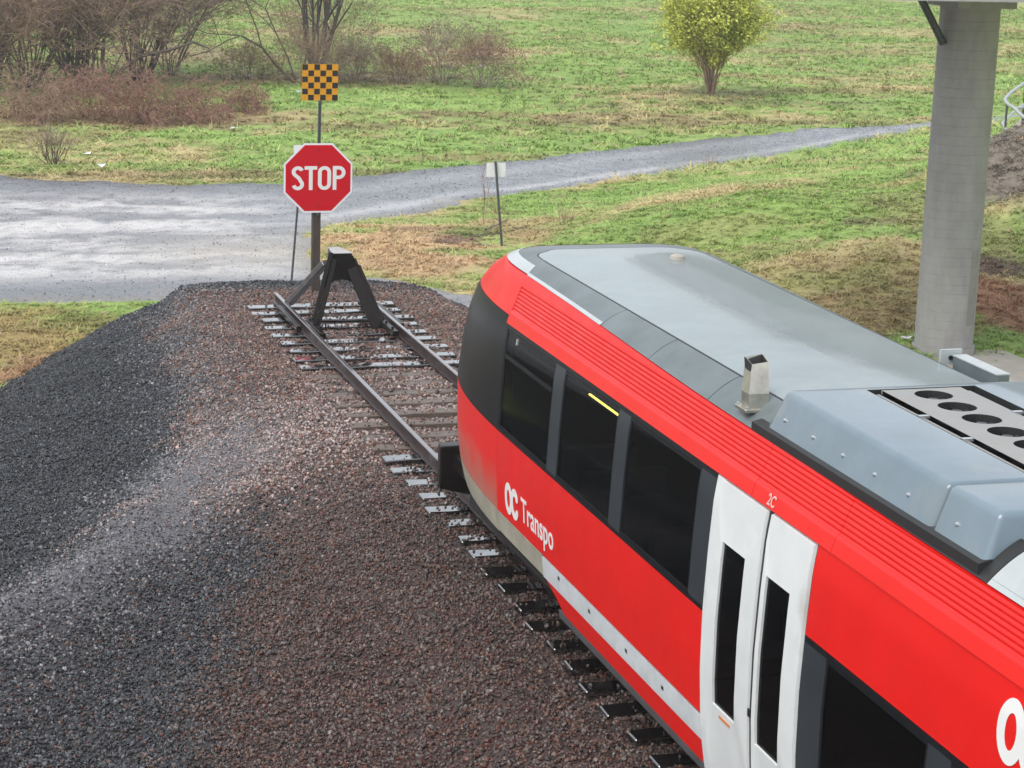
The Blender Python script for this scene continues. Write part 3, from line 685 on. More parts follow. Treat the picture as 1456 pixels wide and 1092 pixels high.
# left side
grv = [2.945+.036*i for i in range(7)]
def flute(z): return -.009*sum(math.exp(-((z-g)/.0085)**2) for g in grv)+.012*float(sstep(2.93, 2.90, z))
panel('fluted_upper_panel', -21.95, -15.565, 2.80, 3.28, RED, nz=110, ny=30, offz=flute, ztopf=ztop)
panel('fluted_upper_panel', -23.35, -21.956, 2.80, 3.28, RED, nz=110, ny=8, offz=flute, ztopf=ztop)
panel('fluted_upper_panel', REAR, -23.356, 2.80, 3.28, RED, nz=110, ny=40, offz=flute, ztopf=ztop)
panel('side_panel', -21.30, -15.565, .80, 1.66, RED)
panel('side_panel', REAR, -23.14, 2.13, 2.80, RED)
panel('side_panel', REAR, -23.14, .775, 1.0, RED)
panel('skirt_panel', -17.10, -15.565, .575, .795, DWHITE, nz=4)
panel('white_stripe', -21.30, -17.105, .565, .775, STRIPE, nz=4)
panel('white_stripe', REAR, -23.14, .565, .775, STRIPE, nz=4)
panel('sill_panel', -21.30, -17.2, .36, .562, RED, nz=4, zbotf=lambda y: .36+.20*float(sstep(-17.75, -17.2, y)))
panel('sill_panel', REAR, -23.14, .36, .562, RED, nz=4)
panel('grey_skirt', -21.30, -17.5, .27, .357, GREYSK, nz=2)
panel('grey_skirt', REAR, -23.14, .27, .357, GREYSK, nz=2)
# window band
def band(y0, y1, z0, z1, wins, pillmat):
    """wins: list of (yrear, yfront); the rest of the band is post panels"""
    panel('band_rail', y0, y1, z1-.045, z1, BAND, nz=2); panel('band_rail', y0, y1, z0, z0+.04, BAND, nz=2)
    edge = y1
    for k, (ya, yb) in enumerate(wins):
        panel('window_post', yb, edge, z0+.04, z1-.045, pillmat[k], nz=8)
        w = panel('window', ya+.004, yb-.004, z0+.044, z1-.049, BAND, off=-.012, nz=8, rim=.02, ny=3)
        # ring frame: replace the full sheet by its border
        bpy.data.meshes.remove(w.data) if False else None
        me = w.data; bm = bmesh.new(); bm.from_mesh(me); bm.free()
        panel('pane', ya+.03, yb-.03, z0+.07, z1-.075, GLASS, parent=w, off=-.008, rim=0, nz=8, ny=4)
        hole(w, ya+.028, yb-.028, z0+.068, z1-.073)
        edge = ya
    panel('window_post', y0, edge, z0+.04, z1-.045, pillmat[-1], nz=8)
def hole(w, ya, yb, za, zb):
    """turn the window sheet into a frame round its pane"""
    me = w.data; v = []; f = []; segs = 10
    A, B = [], []
    def rect(ya, yb, za, zb):
        P = [(ya+(yb-ya)*i/4, za) for i in range(4)]+[(yb, za+(zb-za)*i/8) for i in range(8)]+[(yb-(yb-ya)*i/4, zb) for i in range(4)]+[(ya, zb-(zb-za)*i/8) for i in range(8)]
        return P
    ys = [q.co.y for q in me.vertices]; zs = [q.co.z for q in me.vertices]
    O = rect(min(ys), max(ys), min(zs), max(zs)); I = rect(ya, yb, za, zb); n = len(O)
    for y, z in O: v.append(tuple(side_pt(y, z, -.004)))
    for y, z in I: v.append(tuple(side_pt(y, z, -.004)))
    for y, z in I: v.append(tuple(side_pt(y, z, -.035)))
    for i in range(n):
        j = (i+1) % n; f += [(i, j, n+j, n+i), (n+i, n+j, 2*n+j, 2*n+i)]
    nm = bpy.data.meshes.new('window_frame'); nm.from_pydata(v, [], f); nm.materials.append(BAND); w.data = nm
band(-21.30, -15.58, 1.665, 2.795, [(-17.23, -15.62), (-19.03, -17.52), (-20.97, -19.32)], [BAND, PILL, PILL, PILL])
band(REAR, -23.14, 1.0, 2.125, [(-25.0, -23.50), (-27.0, -25.30), (-29.0, -27.3), (-31, -29.3), (-33, -31.3), (-35, -33.3), (-37, -35.3)], [PILL]*8)
wn = [o for o in car.children if o.name.split('.')[0] == 'window'][0]
panel('hopper_bar', -17.20, -15.65, 2.455, 2.495, BAND, parent=wn, off=.004, nz=1, ny=5, rim=.03)
panel('hopper_catch', -16.0, -15.965, 2.655, 2.715, BOLT, parent=wn, off=.008, nz=1, ny=1)
# doors
def leaf(y0, y1, py0, py1):
    lf = panel('door_leaf', y0, y1, .33, 2.79, WHITE, nz=40, ny=2)
    me = lf.data; v = []; f = []
    def rect(ya, yb, za, zb, n1=4, n2=24): return [(ya+(yb-ya)*i/n1, za) for i in range(n1)]+[(yb, za+(zb-za)*i/n2) for i in range(n2)]+[(yb-(yb-ya)*i/n1, zb) for i in range(n1)]+[(ya, zb-(zb-za)*i/n2) for i in range(n2)]
    R = [rect(y0, y1, .33, 2.79), rect(y0+.012, y1-.012, .34, 2.775), rect(py0, py1, 1.0, 2.33), rect(py0, py1, 1.0, 2.33)]; offs = [-.03, .012, .012, -.012]; n = len(R[0])
    for r_, of in zip(R, offs):
        for y, z in r_: v.append(tuple(side_pt(y, z, of)))
    for k in range(3):
        for i in range(n): j = (i+1) % n; f.append((k*n+i, k*n+j, (k+1)*n+j, (k+1)*n+i))
    nm = bpy.data.meshes.new('door_leaf'); nm.from_pydata(v, [], f); nm.materials.append(WHITE); nm.polygons.foreach_set('use_smooth', [True]*len(nm.polygons)); nm.set_sharp_from_angle(angle=.5); lf.data = nm
    panel('pane', py0-.01, py1+.01, .99, 2.34, GLASS, parent=lf, off=-.008, nz=20, ny=2, rim=0)
    return lf
d1 = leaf(-22.28, -21.42, -22.02, -21.58); d2 = leaf(-23.11, -22.34, -22.84, -22.42)
panel('door_seal', -22.335, -22.285, .33, 2.79, BLACK, off=-.004, nz=20, ny=1, rim=.02)
panel('door_seal', -21.415, -21.305, .33, 2.79, SEAM, off=-.01, nz=20, ny=1, rim=.02)
panel('door_seal', -23.138, -23.112, .33, 2.79, SEAM, off=-.01, nz=20, ny=1, rim=.02)
panel('warning_sticker', -21.93, -21.72, .93, .955, ORNG, parent=d1, off=.014, nz=1, ny=2, rim=.004)
panel('door_button', -22.345, -22.29, 1.18, 1.24, BLACK, parent=d2, off=.016, nz=1, ny=1, rim=.01)
panel('door_surround', -21.44, -21.30, .33, 2.79, WHITE, off=.004, nz=24, ny=1, rim=.02)
for yy, zz in ((-17.6, .70), (-18.5, .68), (-19.5, .66), (-20.4, .66)):
    panel('jacking_slot', yy-.05, yy, zz, zz+.035, SEAM, off=.003, nz=1, ny=1, rim=.004)
# roof
def roof_part(name, material, f0, f1, aa, front=False, rise=.045, base=None):
    """strip of roof between two fractions of the way to the spine over a list of plan parameters"""
    v = []; f = []; K = 8
    for a in aa:
        E_ = Q0(a, 3.4); y = E_[1]
        sp_ = np.array([0, min(y, -15.6), 3.4+rise]); g0 = f0(a) if callable(f0) else f0; g1 = f1(a) if callable(f1) else f1
        for k in range(K+1):
            t = g0+(g1-g0)*k/K; p = E_*(1-t)+sp_*t; p[2] = 3.4+rise*math.sin(t*math.pi/2); v.append(tuple(p))
    n = K+1
    for i in range(len(aa)-1):
        for k in range(K): f.append((i*n+k, (i+1)*n+k, (i+1)*n+k+1, i*n+k+1))
    o = mesh_obj(name, v, f, material, car, smooth=True); cl(o); return o
AA = [REAR-YC]+list(np.arange(REAR-YC+1, 0, 1.))+list(np.linspace(0, 2, 61))+list(np.arange(3, 2+YC-REAR, 1.))+[2+YC-REAR]
def fr(a): return .13*float(sstep(.05, .5, a))*float(sstep(1.95, 1.5, a))
roof_part('roof_cap', ROOFS, 0, fr, list(np.linspace(.03, 1.97, 61)))
roof_part('roof_seam', SEAM, fr, lambda a: fr(a)+.018, AA, rise=.046)
roof_part('roof_panel', ROOF, lambda a: fr(a)+.016, 1, AA, rise=.045)
def slope(name, material, aa, t0=0, t1=1, dz=0):
    v = []; f = []; K = 6
    for a in aa:
        p0 = Q0(a, ztop(YC+a if a < 0 else -15.5)) if a <= 2 else Q0(a, ztop(YC-(a-2))); p1 = Q0(a, 3.4)
        for k in range(K+1):
            t = t0+(t1-t0)*k/K; p = p0*(1-t)+p1*t; p[2] += .022*math.sin(t*math.pi)+dz; v.append(tuple(p))
    n = K+1
    for i in range(len(aa)-1):
        for k in range(K): f.append((i*n+k, (i+1)*n+k, (i+1)*n+k+1, i*n+k+1))
    o = mesh_obj(name, v, f, material, car, smooth=True); cl(o); return o
def seg(a0, a1, step=.5): return list(np.arange(a0, a1, step))+[a1]
y_ = REAR-YC
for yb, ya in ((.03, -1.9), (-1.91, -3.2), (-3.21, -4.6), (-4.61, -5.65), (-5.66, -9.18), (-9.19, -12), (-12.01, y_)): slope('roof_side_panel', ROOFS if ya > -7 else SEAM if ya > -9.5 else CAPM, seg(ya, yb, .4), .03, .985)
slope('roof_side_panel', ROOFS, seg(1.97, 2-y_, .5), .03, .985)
slope('gutter', SEAM, [y_, 0]+list(np.linspace(.03, 1.97, 50))+[2, 2-y_], 0, 1, -.03)
slope('roof_front_rim', CAPM, list(np.linspace(.03, 1.97, 60)), .05, .5, .004)  # edge trim, painted pale to carry the sky highlight along the roof front
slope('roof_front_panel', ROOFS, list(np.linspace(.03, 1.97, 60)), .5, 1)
slope('roof_front_rim', CAPM, seg(-1.9, .03, .3), .0, .12, .006)
# interior liner, right side, rear end, underframe
m = MB(); m.box(-1.28, 1.30, REAR+.2, -15.2, .45, .55); m.box(-1.20, 1.25, REAR+.2, -15.0, 2.82, 2.86); m.box(1.28, 1.31, REAR+.2, -15.2, .5, 2.85); m.box(-1.2, 1.3, -15.25, -15.2, .5, 2.85)
m.box(-1.36, -1.30, REAR+.2, -15.4, .5, .98)
cl(m.build('interior_lining', INTR, car))
SEATM = mat('seat_fabric', (.05, .07, .16), .85)
for k, yy in enumerate((-16.6, -17.5, -18.4, -19.4, -20.3)):
    m = MB().box(-1.2, -.3, yy-.06, yy+.04, .9, 1.75); m.box(-1.2, -.3, yy-.5, yy-.05, .85, 1.0); cl(m.build('seat', SEATM, car, bevel=.03))
m = MB().box(-.965, -.945, -17.97, -16.97, 2.360, 2.374); cl(m.build('ceiling_lamp', TUBE, car))
v = []; RZ = [.3, .5, .8, 1.2, 1.7, 2.2, 2.6, 2.8, 2.9, 3.1]; f = []
for i, yy in enumerate((REAR, -15.57)):
    for z in RZ: v.append((pw(z), yy, z))
n = len(RZ); f = [(k, k+1, n+k+1, n+k) for k in range(n-1)]
o = mesh_obj('right_side_panel', v, f, RED, car, smooth=True); cl(o); sd_ = o.modifiers.new('thickness', 'SOLIDIFY'); sd_.thickness = .03
pts = [(-pw(z), z) for z in RZ]+[(-.95, 3.4), (0, 3.445), (.95, 3.4)]+[(pw(z), z) for z in RZ[::-1]]
cl(MB().prism(pts, REAR-.02, REAR+.04).build('rear_bulkhead', REDD, car))
m = MB().box(-1.25, 1.25, REAR+.1, -13.9, .34, .5); m.box(-1.0, 1.0, -14.2, -12.9, .42, .62); m.box(-1.22, -.9, -21.2, -18.3, .12, .36); m.box(-1.22, -.9, -30, -24, .12, .36); cl(m.build('underframe', UNDER, car))
for y in (-15.35, -17.45, -30, -32):
    for x in (-.76, .76):
        wm = MB(); wm.tube([(x-.065, y, .36), (x+.065, y, .36)], .36, 24); o = cl(wm.build('wheel', UNDER, car))
for yc_ in (-16.4, -31):
    m = MB().box(-1.12, -.98, yc_-1.4, yc_+1.4, .30, .50); m.box(.98, 1.12, yc_-1.4, yc_+1.4, .30, .50); m.box(-1.0, 1.0, yc_-.2, yc_+.2, .3, .46)
    for dy in (-1.05, 1.05): m.tube([(-1.18, yc_+dy, .36), (-1.0, yc_+dy, .36)], .15, 12)
    for dy in (-.45, .45): m.tube([(-1.08, yc_+dy, .28), (-1.08, yc_+dy, .62)], .10, 10)
    cl(m.build('bogie_frame', UNDER, car, bevel=.01))
m = MB().box(-1.0, 1.0, -13.6, -13.5, .16, .42); m.box(-.9, -.62, -13.75, -13.45, .08, .45); m.box(.62, .9, -13.75, -13.45, .08, .45); cl(m.build('rail_guard', UNDER, car, bevel=.01))
# black bumper blocks below the nose
for sx in (-1, 1):
    m = MB(); x0, x1 = (-1.29, -.90) if sx < 0 else (.90, 1.32)
    m.add([(x0, -12.75, .20), (x1, -12.75, .10), (x1, -12.75, .72), (x0, -12.75, .72), (x0+.02, -12.55, .22), (x1, -12.5, .14), (x1, -12.5, .72), (x0+.02, -12.55, .72)], [(0, 1, 2, 3), (5, 4, 7, 6), (3, 2, 6, 7), (0, 4, 5, 1), (0, 3, 7, 4), (1, 5, 6, 2)])
    b_ = cl(m.build('bumper_block', BLKW, car, bevel=.03, seg=2))
    m = MB().box(sx*1.05-.08, sx*1.05+.08, -14.0, -12.74, .45, .62); o = m.build('bumper_arm', BLKW, car); sub(o, b_)
# lettering on the side
def on_side(me_v, faces, yc_, zc_, name, off=.003, material=LETW, parent=None):
    v = [tuple(side_pt(yc_-x, zc_+z, off+.0)) for x, z in me_v]
    o = mesh_obj(name, v, faces, material, car); cl(o)
    s_ = o.modifiers.new('thickness', 'SOLIDIFY'); s_.thickness = .002; s_.offset = 0
    return o
def oc_logo(scale, yc_, zc_, off=.004):
    """rounded O overlapping a C with a fat foot"""
    w = .34*scale
    def ring(cx_, rx, rz, wd, a0, a1, n=28):
        v = []; f = []
        for i in range(n+1):
            t = math.radians(a0+(a1-a0)*i/n)
            for k in (-1, 1): v.append((cx_+(rx+k*wd/2)*math.cos(t), (rz+k*wd/2)*math.sin(t)))
            if i: f.append((2*i-2, 2*i-1, 2*i+1, 2*i))
        return v, f
    v, f = ring(-.26*scale, .245*scale, .36*scale, .20*scale, 0, 360)
    o1 = on_side(v, f, yc_, zc_, 'logo_letter', off)
    v, f = ring(.34*scale, .27*scale, .34*scale, .21*scale, 38, 322)
    o2 = on_side(v, f, yc_, zc_-.0*scale, 'logo_letter', off+.0015)
    for sgn in (-1, 1):
        c_ = ring(.0, .055*scale, .055*scale, .11*scale, 0, 360, 16); t = math.radians(38)
        on_side([(a+.34*scale+.27*scale*math.cos(t), b+sgn*.34*scale*math.sin(t)) for a, b in c_[0]], c_[1], yc_, zc_, 'logo_letter', off+.003)
oc_logo(.37, -16.10, 1.045)
me = text_bm('Transpo', 1, bold=.012); tv, tf = fit_text(me, 1.05, .33)
on_side([(a, b) for a, b, _ in tv], tf, -16.97, 1.03, 'lettering', .004)
oc_logo(.44, -26.02, 2.52)
me = text_bm('2C', 1, bold=.02); tv, tf = fit_text(me, .13, .085); on_side([(a, b) for a, b, _ in tv], tf, -22.3, 2.862, 'lettering', .018, LETP)
# exhaust
ex = empty('exhaust', (0, 0, 0)); ex.parent = car; ex.location = (0, 0, 0)
ex.location = -Vector(car.location)
EX, EY, EZ = -1.10, -21.27, 3.29
m = MB(); 
def frust(m, c0, s0, c1, s1, cut=False):
    v = [(c0[0]+i*s0[0], c0[1]+j*s0[1], c0[2]) for i, j in ((-1, -1), (1, -1), (1, 1), (-1, 1))]+[(c1[0]+i*s1[0], c1[1]+j*s1[1], c1[2]+k) for (i, j), k in zip(((-1, -1), (1, -1), (1, 1), (-1, 1)), (-.05, -.035, 0, -.02) if cut else (0, 0, 0, 0))]
    m.add(v, [(0, 1, 5, 4), (1, 2, 6, 5), (2, 3, 7, 6), (3, 0, 4, 7)]); return m
frust(m, (EX, EY, EZ+.02), (.085, .075), (EX+.0, EY+.02, EZ+.14), (.085, .075)); frust(m, (EX, EY+.02, EZ+.14), (.085, .075), (EX+.03, EY+.09, EZ+.41), (.07, .066), True)
o = m.build('pipe', STEEL, ex); s_ = o.modifiers.new('thickness', 'SOLIDIFY'); s_.thickness = .006; 
m = MB(); frust(m, (EX+.005, EY+.04, EZ+.2), (.063, .058), (EX+.03, EY+.09, EZ+.405), (.064, .060), True); m.box(EX-.05, EX+.07, EY-.02, EY+.1, EZ+.2, EZ+.21); m.build('sooty_inside', SEAM, ex)
m = MB(); m.add([(EX-.046, EY+.01, EZ+.36), (EX-.048, EY+.155, EZ+.392), (EX-.05, EY+.11, EZ+.26), (EX-.05, EY+.05, EZ+.24), (EX-.048, EY+.02, EZ+.28)], [(0, 1, 2, 3, 4)]); m.v = [(a-.002, b, c) for a, b, c in m.v]
o = m.build('soot_patch', SEAM, ex); s_ = o.modifiers.new('thickness', 'SOLIDIFY'); s_.thickness = .004; s_.offset = 0
m = MB().box(EX-.13, EX+.13, EY-.11, EY+.11, EZ-.0, EZ+.03); m.build('base_plate', STEEL, ex, bevel=.005)
m = MB()
for i, j in ((-1, -1), (1, -1), (1, 1), (-1, 1)): m.tube([(EX+i*.11, EY+j*.09, EZ+.02), (EX+i*.11, EY+j*.09, EZ+.045)], .014, 6)
m.build('mount_studs', BOLT, ex)
# aerial pod on the roof, bracket box on the far side
m = MB(); m.tube([(.44, -15.60, 3.425), (.44, -15.60, 3.47), (.44, -15.6, 3.485)], [.085, .075, .04], 12); o = cl(m.build('aerial_pod', CONCL, car, smooth=True)); 
m = MB().box(1.10, 1.22, -21.1, -20.36, 3.28, 3.44); bx_ = cl(m.build('roof_box', ROOFS, car, bevel=.006))
o = MB().box(1.095, 1.225, -21.1, -20.36, 3.441, 3.452).build('lid', CAPM, car); sub(o, bx_)
o = MB().box(1.0, 1.2, -20.33, -20.3, 3.36, 3.49).build('bracket', CAPM, car); sub(o, bx_)
o = MB().tube([(1.09, -20.345, 3.42), (1.09, -20.33, 3.42)], .02, 8).build('lamp', BLACK, car); sub(o, bx_)
# air conditioning housing
ac = empty('air_conditioning_unit', (0, 0, 0)); ac.parent = car; ac.location = -Vector(car.location)
X0, X1, ZB, ZT = 1.205, 1.085, 3.235, 3.568; YA, YB, YD = -21.50, -24.35, -25.06
def hood(name, ya, yb, fa, fb, hole_=False):
    """ya front bottom, fa front top set-back, yb rear bottom, fb rear top set-back"""
    c = .17 if hole_ else 0.
    lo = [(-X0, yb), (-X0, ya-c*1.3), (-X0+c*.7, ya), (X0-c*.7, ya), (X0, ya-c*1.3), (X0, yb)]
    hi = [(-X1, yb+fb), (-X1, ya-fa-c*.35), (-X1+c*.3, ya-fa), (X1-c*.3, ya-fa), (X1, ya-fa-c*.35), (X1, yb+fb)]
    if not hole_: lo = [lo[0], lo[1], lo[4], lo[5]]; hi = [hi[0], hi[1], hi[4], hi[5]]
    n = len(lo); m = MB(); m.add([(x, y, ZB) for x, y in lo]+[(x, y, ZT) for x, y in hi], [(i, (i+1) % n, n+(i+1) % n, n+i) for i in range(n)])
    if not hole_: m.f.append(tuple(range(n, 2*n)))
    else:      # top with the recess for the fan deck left open
        R4 = [(-.46, -24.30), (-.46, -21.87), (.46, -21.87), (.46, -24.30)]; b = len(m.v)
        m.v += [(x, y, ZT) for x, y in R4]+[(x, y, ZT-.12) for x, y in R4]
        m.f += [(n, n+1, b+1, b), (n+1, n+2, b+1), (n+2, n+3, b+2, b+1), (n+3, n+4, b+2), (n+4, n+5, b+3, b+2), (n+5, n, b, b+3)]
        m.f += [(b+i, b+(i+1) % 4, b+4+(i+1) % 4, b+4+i) for i in range(4)]+[(b+4, b+5, b+6, b+7)]
    me = bpy.data.meshes.new(name); me.from_pydata(m.v, [], m.f); me.materials.append(ACM); me.materials.append(SEAM); bm = bmesh.new(); bm.from_mesh(me); bmesh.ops.remove_doubles(bm, verts=bm.verts, dist=1e-4)
    bmesh.ops.recalc_face_normals(bm, faces=bm.faces)
    be = [e for e in bm.edges if len(e.link_faces) == 2 and e.calc_face_angle(0) > .3 and min(v.co.z for v in e.verts) > ZT-.01 and not (all(abs(v.co.x) < .47 for v in e.verts))]
    be += [e for e in bm.edges if len(e.link_faces) == 2 and abs(e.verts[0].co.z-e.verts[1].co.z) > .3]
    bmesh.ops.bevel(bm, geom=be, offset=.045, segments=5, profile=.5, affect='EDGES')
    for fc in bm.faces:
        fc.smooth = True
        if all(v.co.z < ZT-.05 for v in fc.verts) and abs(fc.normal.z) > .9: fc.material_index = 1
        if all(abs(v.co.x) < .465 for v in fc.verts) and all(-24.31 < v.co.y < -21.86 for v in fc.verts) and min(v.co.z for v in fc.verts) < ZT-.1: fc.material_index = 1
    bm.to_mesh(me); bm.free(); me.set_sharp_from_angle(angle=.5)
    o = bpy.data.objects.new(name, me); C.objects.link(o); o.parent = ac; return o
h1 = hood('housing', YA, YB, .26, .0, True); h2_ = hood('housing', YB-.012, YD, .0, .05)
m = MB().prism([(-X0-.03, ZB-.04), (-X0-.03, ZB+.03), (-X0+.05, ZB+.05), (X0-.05, ZB+.05), (X0+.03, ZB+.03), (X0+.03, ZB-.04)], YA-.02, YD+.0); m.build('base_seal', SEAM, ac)
bmesh_bolt = None
for yy in (-21.95, -22.45, -22.95, -23.45, -23.95, -24.62):
    z = 3.38; x = -(X0+(X1-X0)*(z-ZB)/(ZT-ZB))
    if bmesh_bolt is None: o = MB().tube([(.004, 0, 0), (-.012, 0, 0), (-.016, 0, 0)], [.016, .014, .006], 8).build('bolt', BOLT, ac, smooth=True); bmesh_bolt = o.data
    else: o = bpy.data.objects.new('bolt', bmesh_bolt); C.objects.link(o); o.parent = ac
    o.location = (x, yy, z)
# fan deck with real round openings
m = MB(); fy = [-22.08-.37*i for i in range(6)]; R_ = .145; n = 32; dz = ZT-.006
for y in fy:
    v = []; f = []
    for i in range(n):
        t = 2*math.pi*i/n; c, s = math.cos(t), math.sin(t); k = min(.335/abs(c) if abs(c) > 1e-6 else 9, .185/abs(s) if abs(s) > 1e-6 else 9)
        v += [(R_*c, y+R_*s, dz), (k*c, y+k*s, dz), (R_*c, y+R_*s, dz-.09)]
    for i in range(n): j = (i+1) % n; f += [(3*i, 3*i+1, 3*j+1, 3*j), (3*i, 3*j, 3*j+2, 3*i+2)]
    # corners of the cell
    m.add(v, f)
    for sx in (-1, 1):
        for sy in (-1, 1):
            best = [i for i in range(n) if math.cos(2*math.pi*i/n)*sx > 0 and math.sin(2*math.pi*i/n)*sy > 0]
            cn = sorted(best, key=lambda i: -min(abs(math.cos(2*math.pi*i/n))*.335, 1)); 
            pa = max(best, key=lambda i: (min(.335/abs(math.cos(2*math.pi*i/n)), 9) < .185/abs(math.sin(2*math.pi*i/n)), -abs(abs(math.cos(2*math.pi*i/n))-.875)))
            A_ = [i for i in best if .335/abs(math.cos(2*math.pi*i/n)) < .185/abs(math.sin(2*math.pi*i/n))]; B_ = [i for i in best if i not in A_]
            ia = max(A_, key=lambda i: abs(math.sin(2*math.pi*i/n))); ib = max(B_, key=lambda i: abs(math.cos(2*math.pi*i/n)))
            def pt(i): t = 2*math.pi*i/n; c, s = math.cos(t), math.sin(t); k = min(.335/abs(c), .185/abs(s)); return (k*c, y+k*s, dz)
            m.add([pt(ia), (sx*.335, y+sy*.185, dz), pt(ib)], [(0, 1, 2)])
m.box(-.335, .335, fy[0]+.185, -21.875, dz-.03, dz); m.box(-.335, .335, -24.295, fy[-1]-.185, dz-.03, dz)
o = m.build('fan_deck', ACP, ac); o.data.materials.append(SEAM)
for p in o.data.polygons:
    if abs(p.normal.z) < .5 and abs(p.center.x) < .2: p.material_index = 1
fm_ = None
for y in fy:
    if fm_ is None:
        m = MB(); m.tube([(0, 0, -.07), (0, 0, -.03)], [.045, .04], 14)
        for k in range(7):
            t = 2*math.pi*k/7; c, s = math.cos(t), math.sin(t); c2, s2 = math.cos(t+.5), math.sin(t+.5)
            m.add([(c*.04, s*.04, -.06), (c2*.04, s2*.04, -.035), (c2*.135, s2*.135, -.035), (c*.135, s*.135, -.065)], [(0, 1, 2, 3)])
        FANM = mat('fan_blade', (.025, .025, .03), .3); o = m.build('fan', FANM, ac); fm_ = o.data
    else: o = bpy.data.objects.new('fan', fm_); C.objects.link(o); o.parent = ac
    o.location = (0, y, dz)
for x in (-.385, .385):
    o = MB().box(x-.012, x+.012, -24.28, -21.92, dz-.06, dz-.02).build('slot_rail', ACP, ac)
    for y in (-22.65, -23.3): MB().box(x-.04, x+.045, y-.02, y+.02, dz-.02, dz).build('slot_clip', BOLT, ac)
# rounded pod behind the housing
m = MB(); prof = [(-1.12, 3.16), (-1.10, 3.28), (-1.02, 3.37), (-.85, 3.43), (-.5, 3.47), (0, 3.49), (.5, 3.47), (.85, 3.43), (1.02, 3.37), (1.10, 3.28), (1.12, 3.16)]
m.prism(prof, -25.28, -31); cl(m.build('roof_pod', CAPM, car, smooth=True))

# ------------------------------------------------------------------ bridge, pillar
pil = empty('bridge_pier', (12.08, -.3, -1.5), label='round concrete pier with ringed joints holding up the bridge, right of the railcar', cat='bridge pier')
m = MB(); m.tube([(0, 0, -.3), (0, 0, .02), (.0, 0, .30)], [.60, .60, .595], 40); m.build('plinth', CONC, pil, smooth=True)
rz = [.30]; z = .3; pts = []; rs = []
k = 0
while z < 6.9:
    pts += [(0, 0, z), (0, 0, z+.004), (0, 0, z+.012), (0, 0, z+.016), (0, 0, z+.08)]; rs += [.555, .5495, .5495, .555, .555]; z += .175; k += 1
pts.append((0, 0, 6.9)); rs.append(.555)
pts = [(p[0], p[1], p[2]) for p in pts]; m = MB()
v = []; f = []; n = 48
for i, (p, r_) in enumerate(zip(pts, rs)):
    for q in range(n): t = 2*math.pi*q/n; v.append((r_*math.cos(t), r_*math.sin(t), p[2]))
    if i: f += [((i-1)*n+q, (i-1)*n+(q+1) % n, i*n+(q+1) % n, i*n+q) for q in range(n)]
o = mesh_obj('shaft', v, f, CONC, pil, smooth=True); o.data.set_sharp_from_angle(angle=.3)
v = []; f = []
for i in range(7):
    t = math.radians(-73+4.2*i)
    for r_ in (.552, .560): v += [(r_*math.cos(t), r_*math.sin(t), .75), (r_*math.cos(t), r_*math.sin(t), 2.2)]
    if i: a = 4*(i-1); b = 4*i; f += [(a+2, b+2, b+3, a+3), (a, a+1, b+1, b), (a+1, a+3, b+3, b+1), (a, b, b+2, a+2)]
f += [(0, 2, 3, 1), (24, 25, 27, 26)]
mesh_obj('patched_strip', v, f, mat('patch_grey', (.30, .28, .27), .6, noise=(3, .15)), pil, smooth=False)
pf_ = empty('concrete_pad', (12.6, -4, -1.5), label='pale concrete slab on the ground at the foot of the pier', cat='concrete slab')
m = MB().box(-1.3, .85, -6, 4.55, -.2, .16); o = m.build('slab', CONCL, pf_, bevel=.02); pf_.rotation_euler.z = math.radians(2)
dk = empty('bridge_deck', (12, -.3, 5.3), label='underside edge of a grey concrete bridge across the top right corner', cat='bridge')
m = MB().box(-5.6, 30, -4.7, 2.0, .235, 1.4)
m.build('girder', CONC, dk); MB().box(-5.8, 30, -5.0, 2.2, 1.4, 1.65).build('deck_slab', CONCL, dk)
MB().box(-.5, .7, -.6, .6, -.12, .236).build('bearing', CONC, dk)
MB().tube([(-1.15, -.05, .3), (-1.0, -.05, .05), (-.60, -.12, -.62), (-.50, -.15, -.8)], .07, 10).build('drain_pipe', POSTG, dk, smooth=True)

# railing of the ramp at the right edge
ra = empty('ramp_railing', (21.6, 14.2, .5), label='pale curved metal railing at the right edge, on the raised gravel', cat='railing')
def gz(x, y): return float(ground_z(np.array([x]), np.array([y]))[0])
path = [(30.5, 27.5), (26.6, 22.2), (24.4, 19.2), (23.1, 17.3), (22.5, 16.1), (22.05, 14.9), (21.6, 13.9), (21.2, 13.0), (20.9, 12.1), (20.75, 11.0), (20.9, 9.8), (21.4, 8.8)]
def pp(h, o=0): return [(x-21.6+o, y-14.2, h-.5) for x, y in path]
for h, rr_ in ((1.6, .048), (.92, .04)): MB().tube(pp(h), rr_, 10).build('rail_bar', GALV, ra, smooth=True)
MB().tube([(22.05-21.6, .7, 1.1), (23.0-21.6, 1.3, 1.12), (25.2-21.6, 4.2, 1.1)], .04, 8).build('rail_bar', GALV, ra, smooth=True)
for x, y in path[1::3]: MB().tube([(x-21.6, y-14.2, -.6), (x-21.6, y-14.2, 1.1)], .035, 6).build('rail_post', POSTG, ra)
v = []; f = []
for x, y in path: v += [(x-21.6+.15, y-14.2, .12), (x-21.6+2.6, y-14.2-.6, .12), (x-21.6+.15, y-14.2, -1.6), (x-21.6+2.6, y-14.2-.6, -1.6)]
for i in range(len(path)-1): a = 4*i; b = a+4; f += [(a, b, b+1, a+1), (a+2, b+2, b, a), (a+1, b+1, b+3, a+3)]
mesh_obj('ramp_slab', v, f, CONCL, ra)
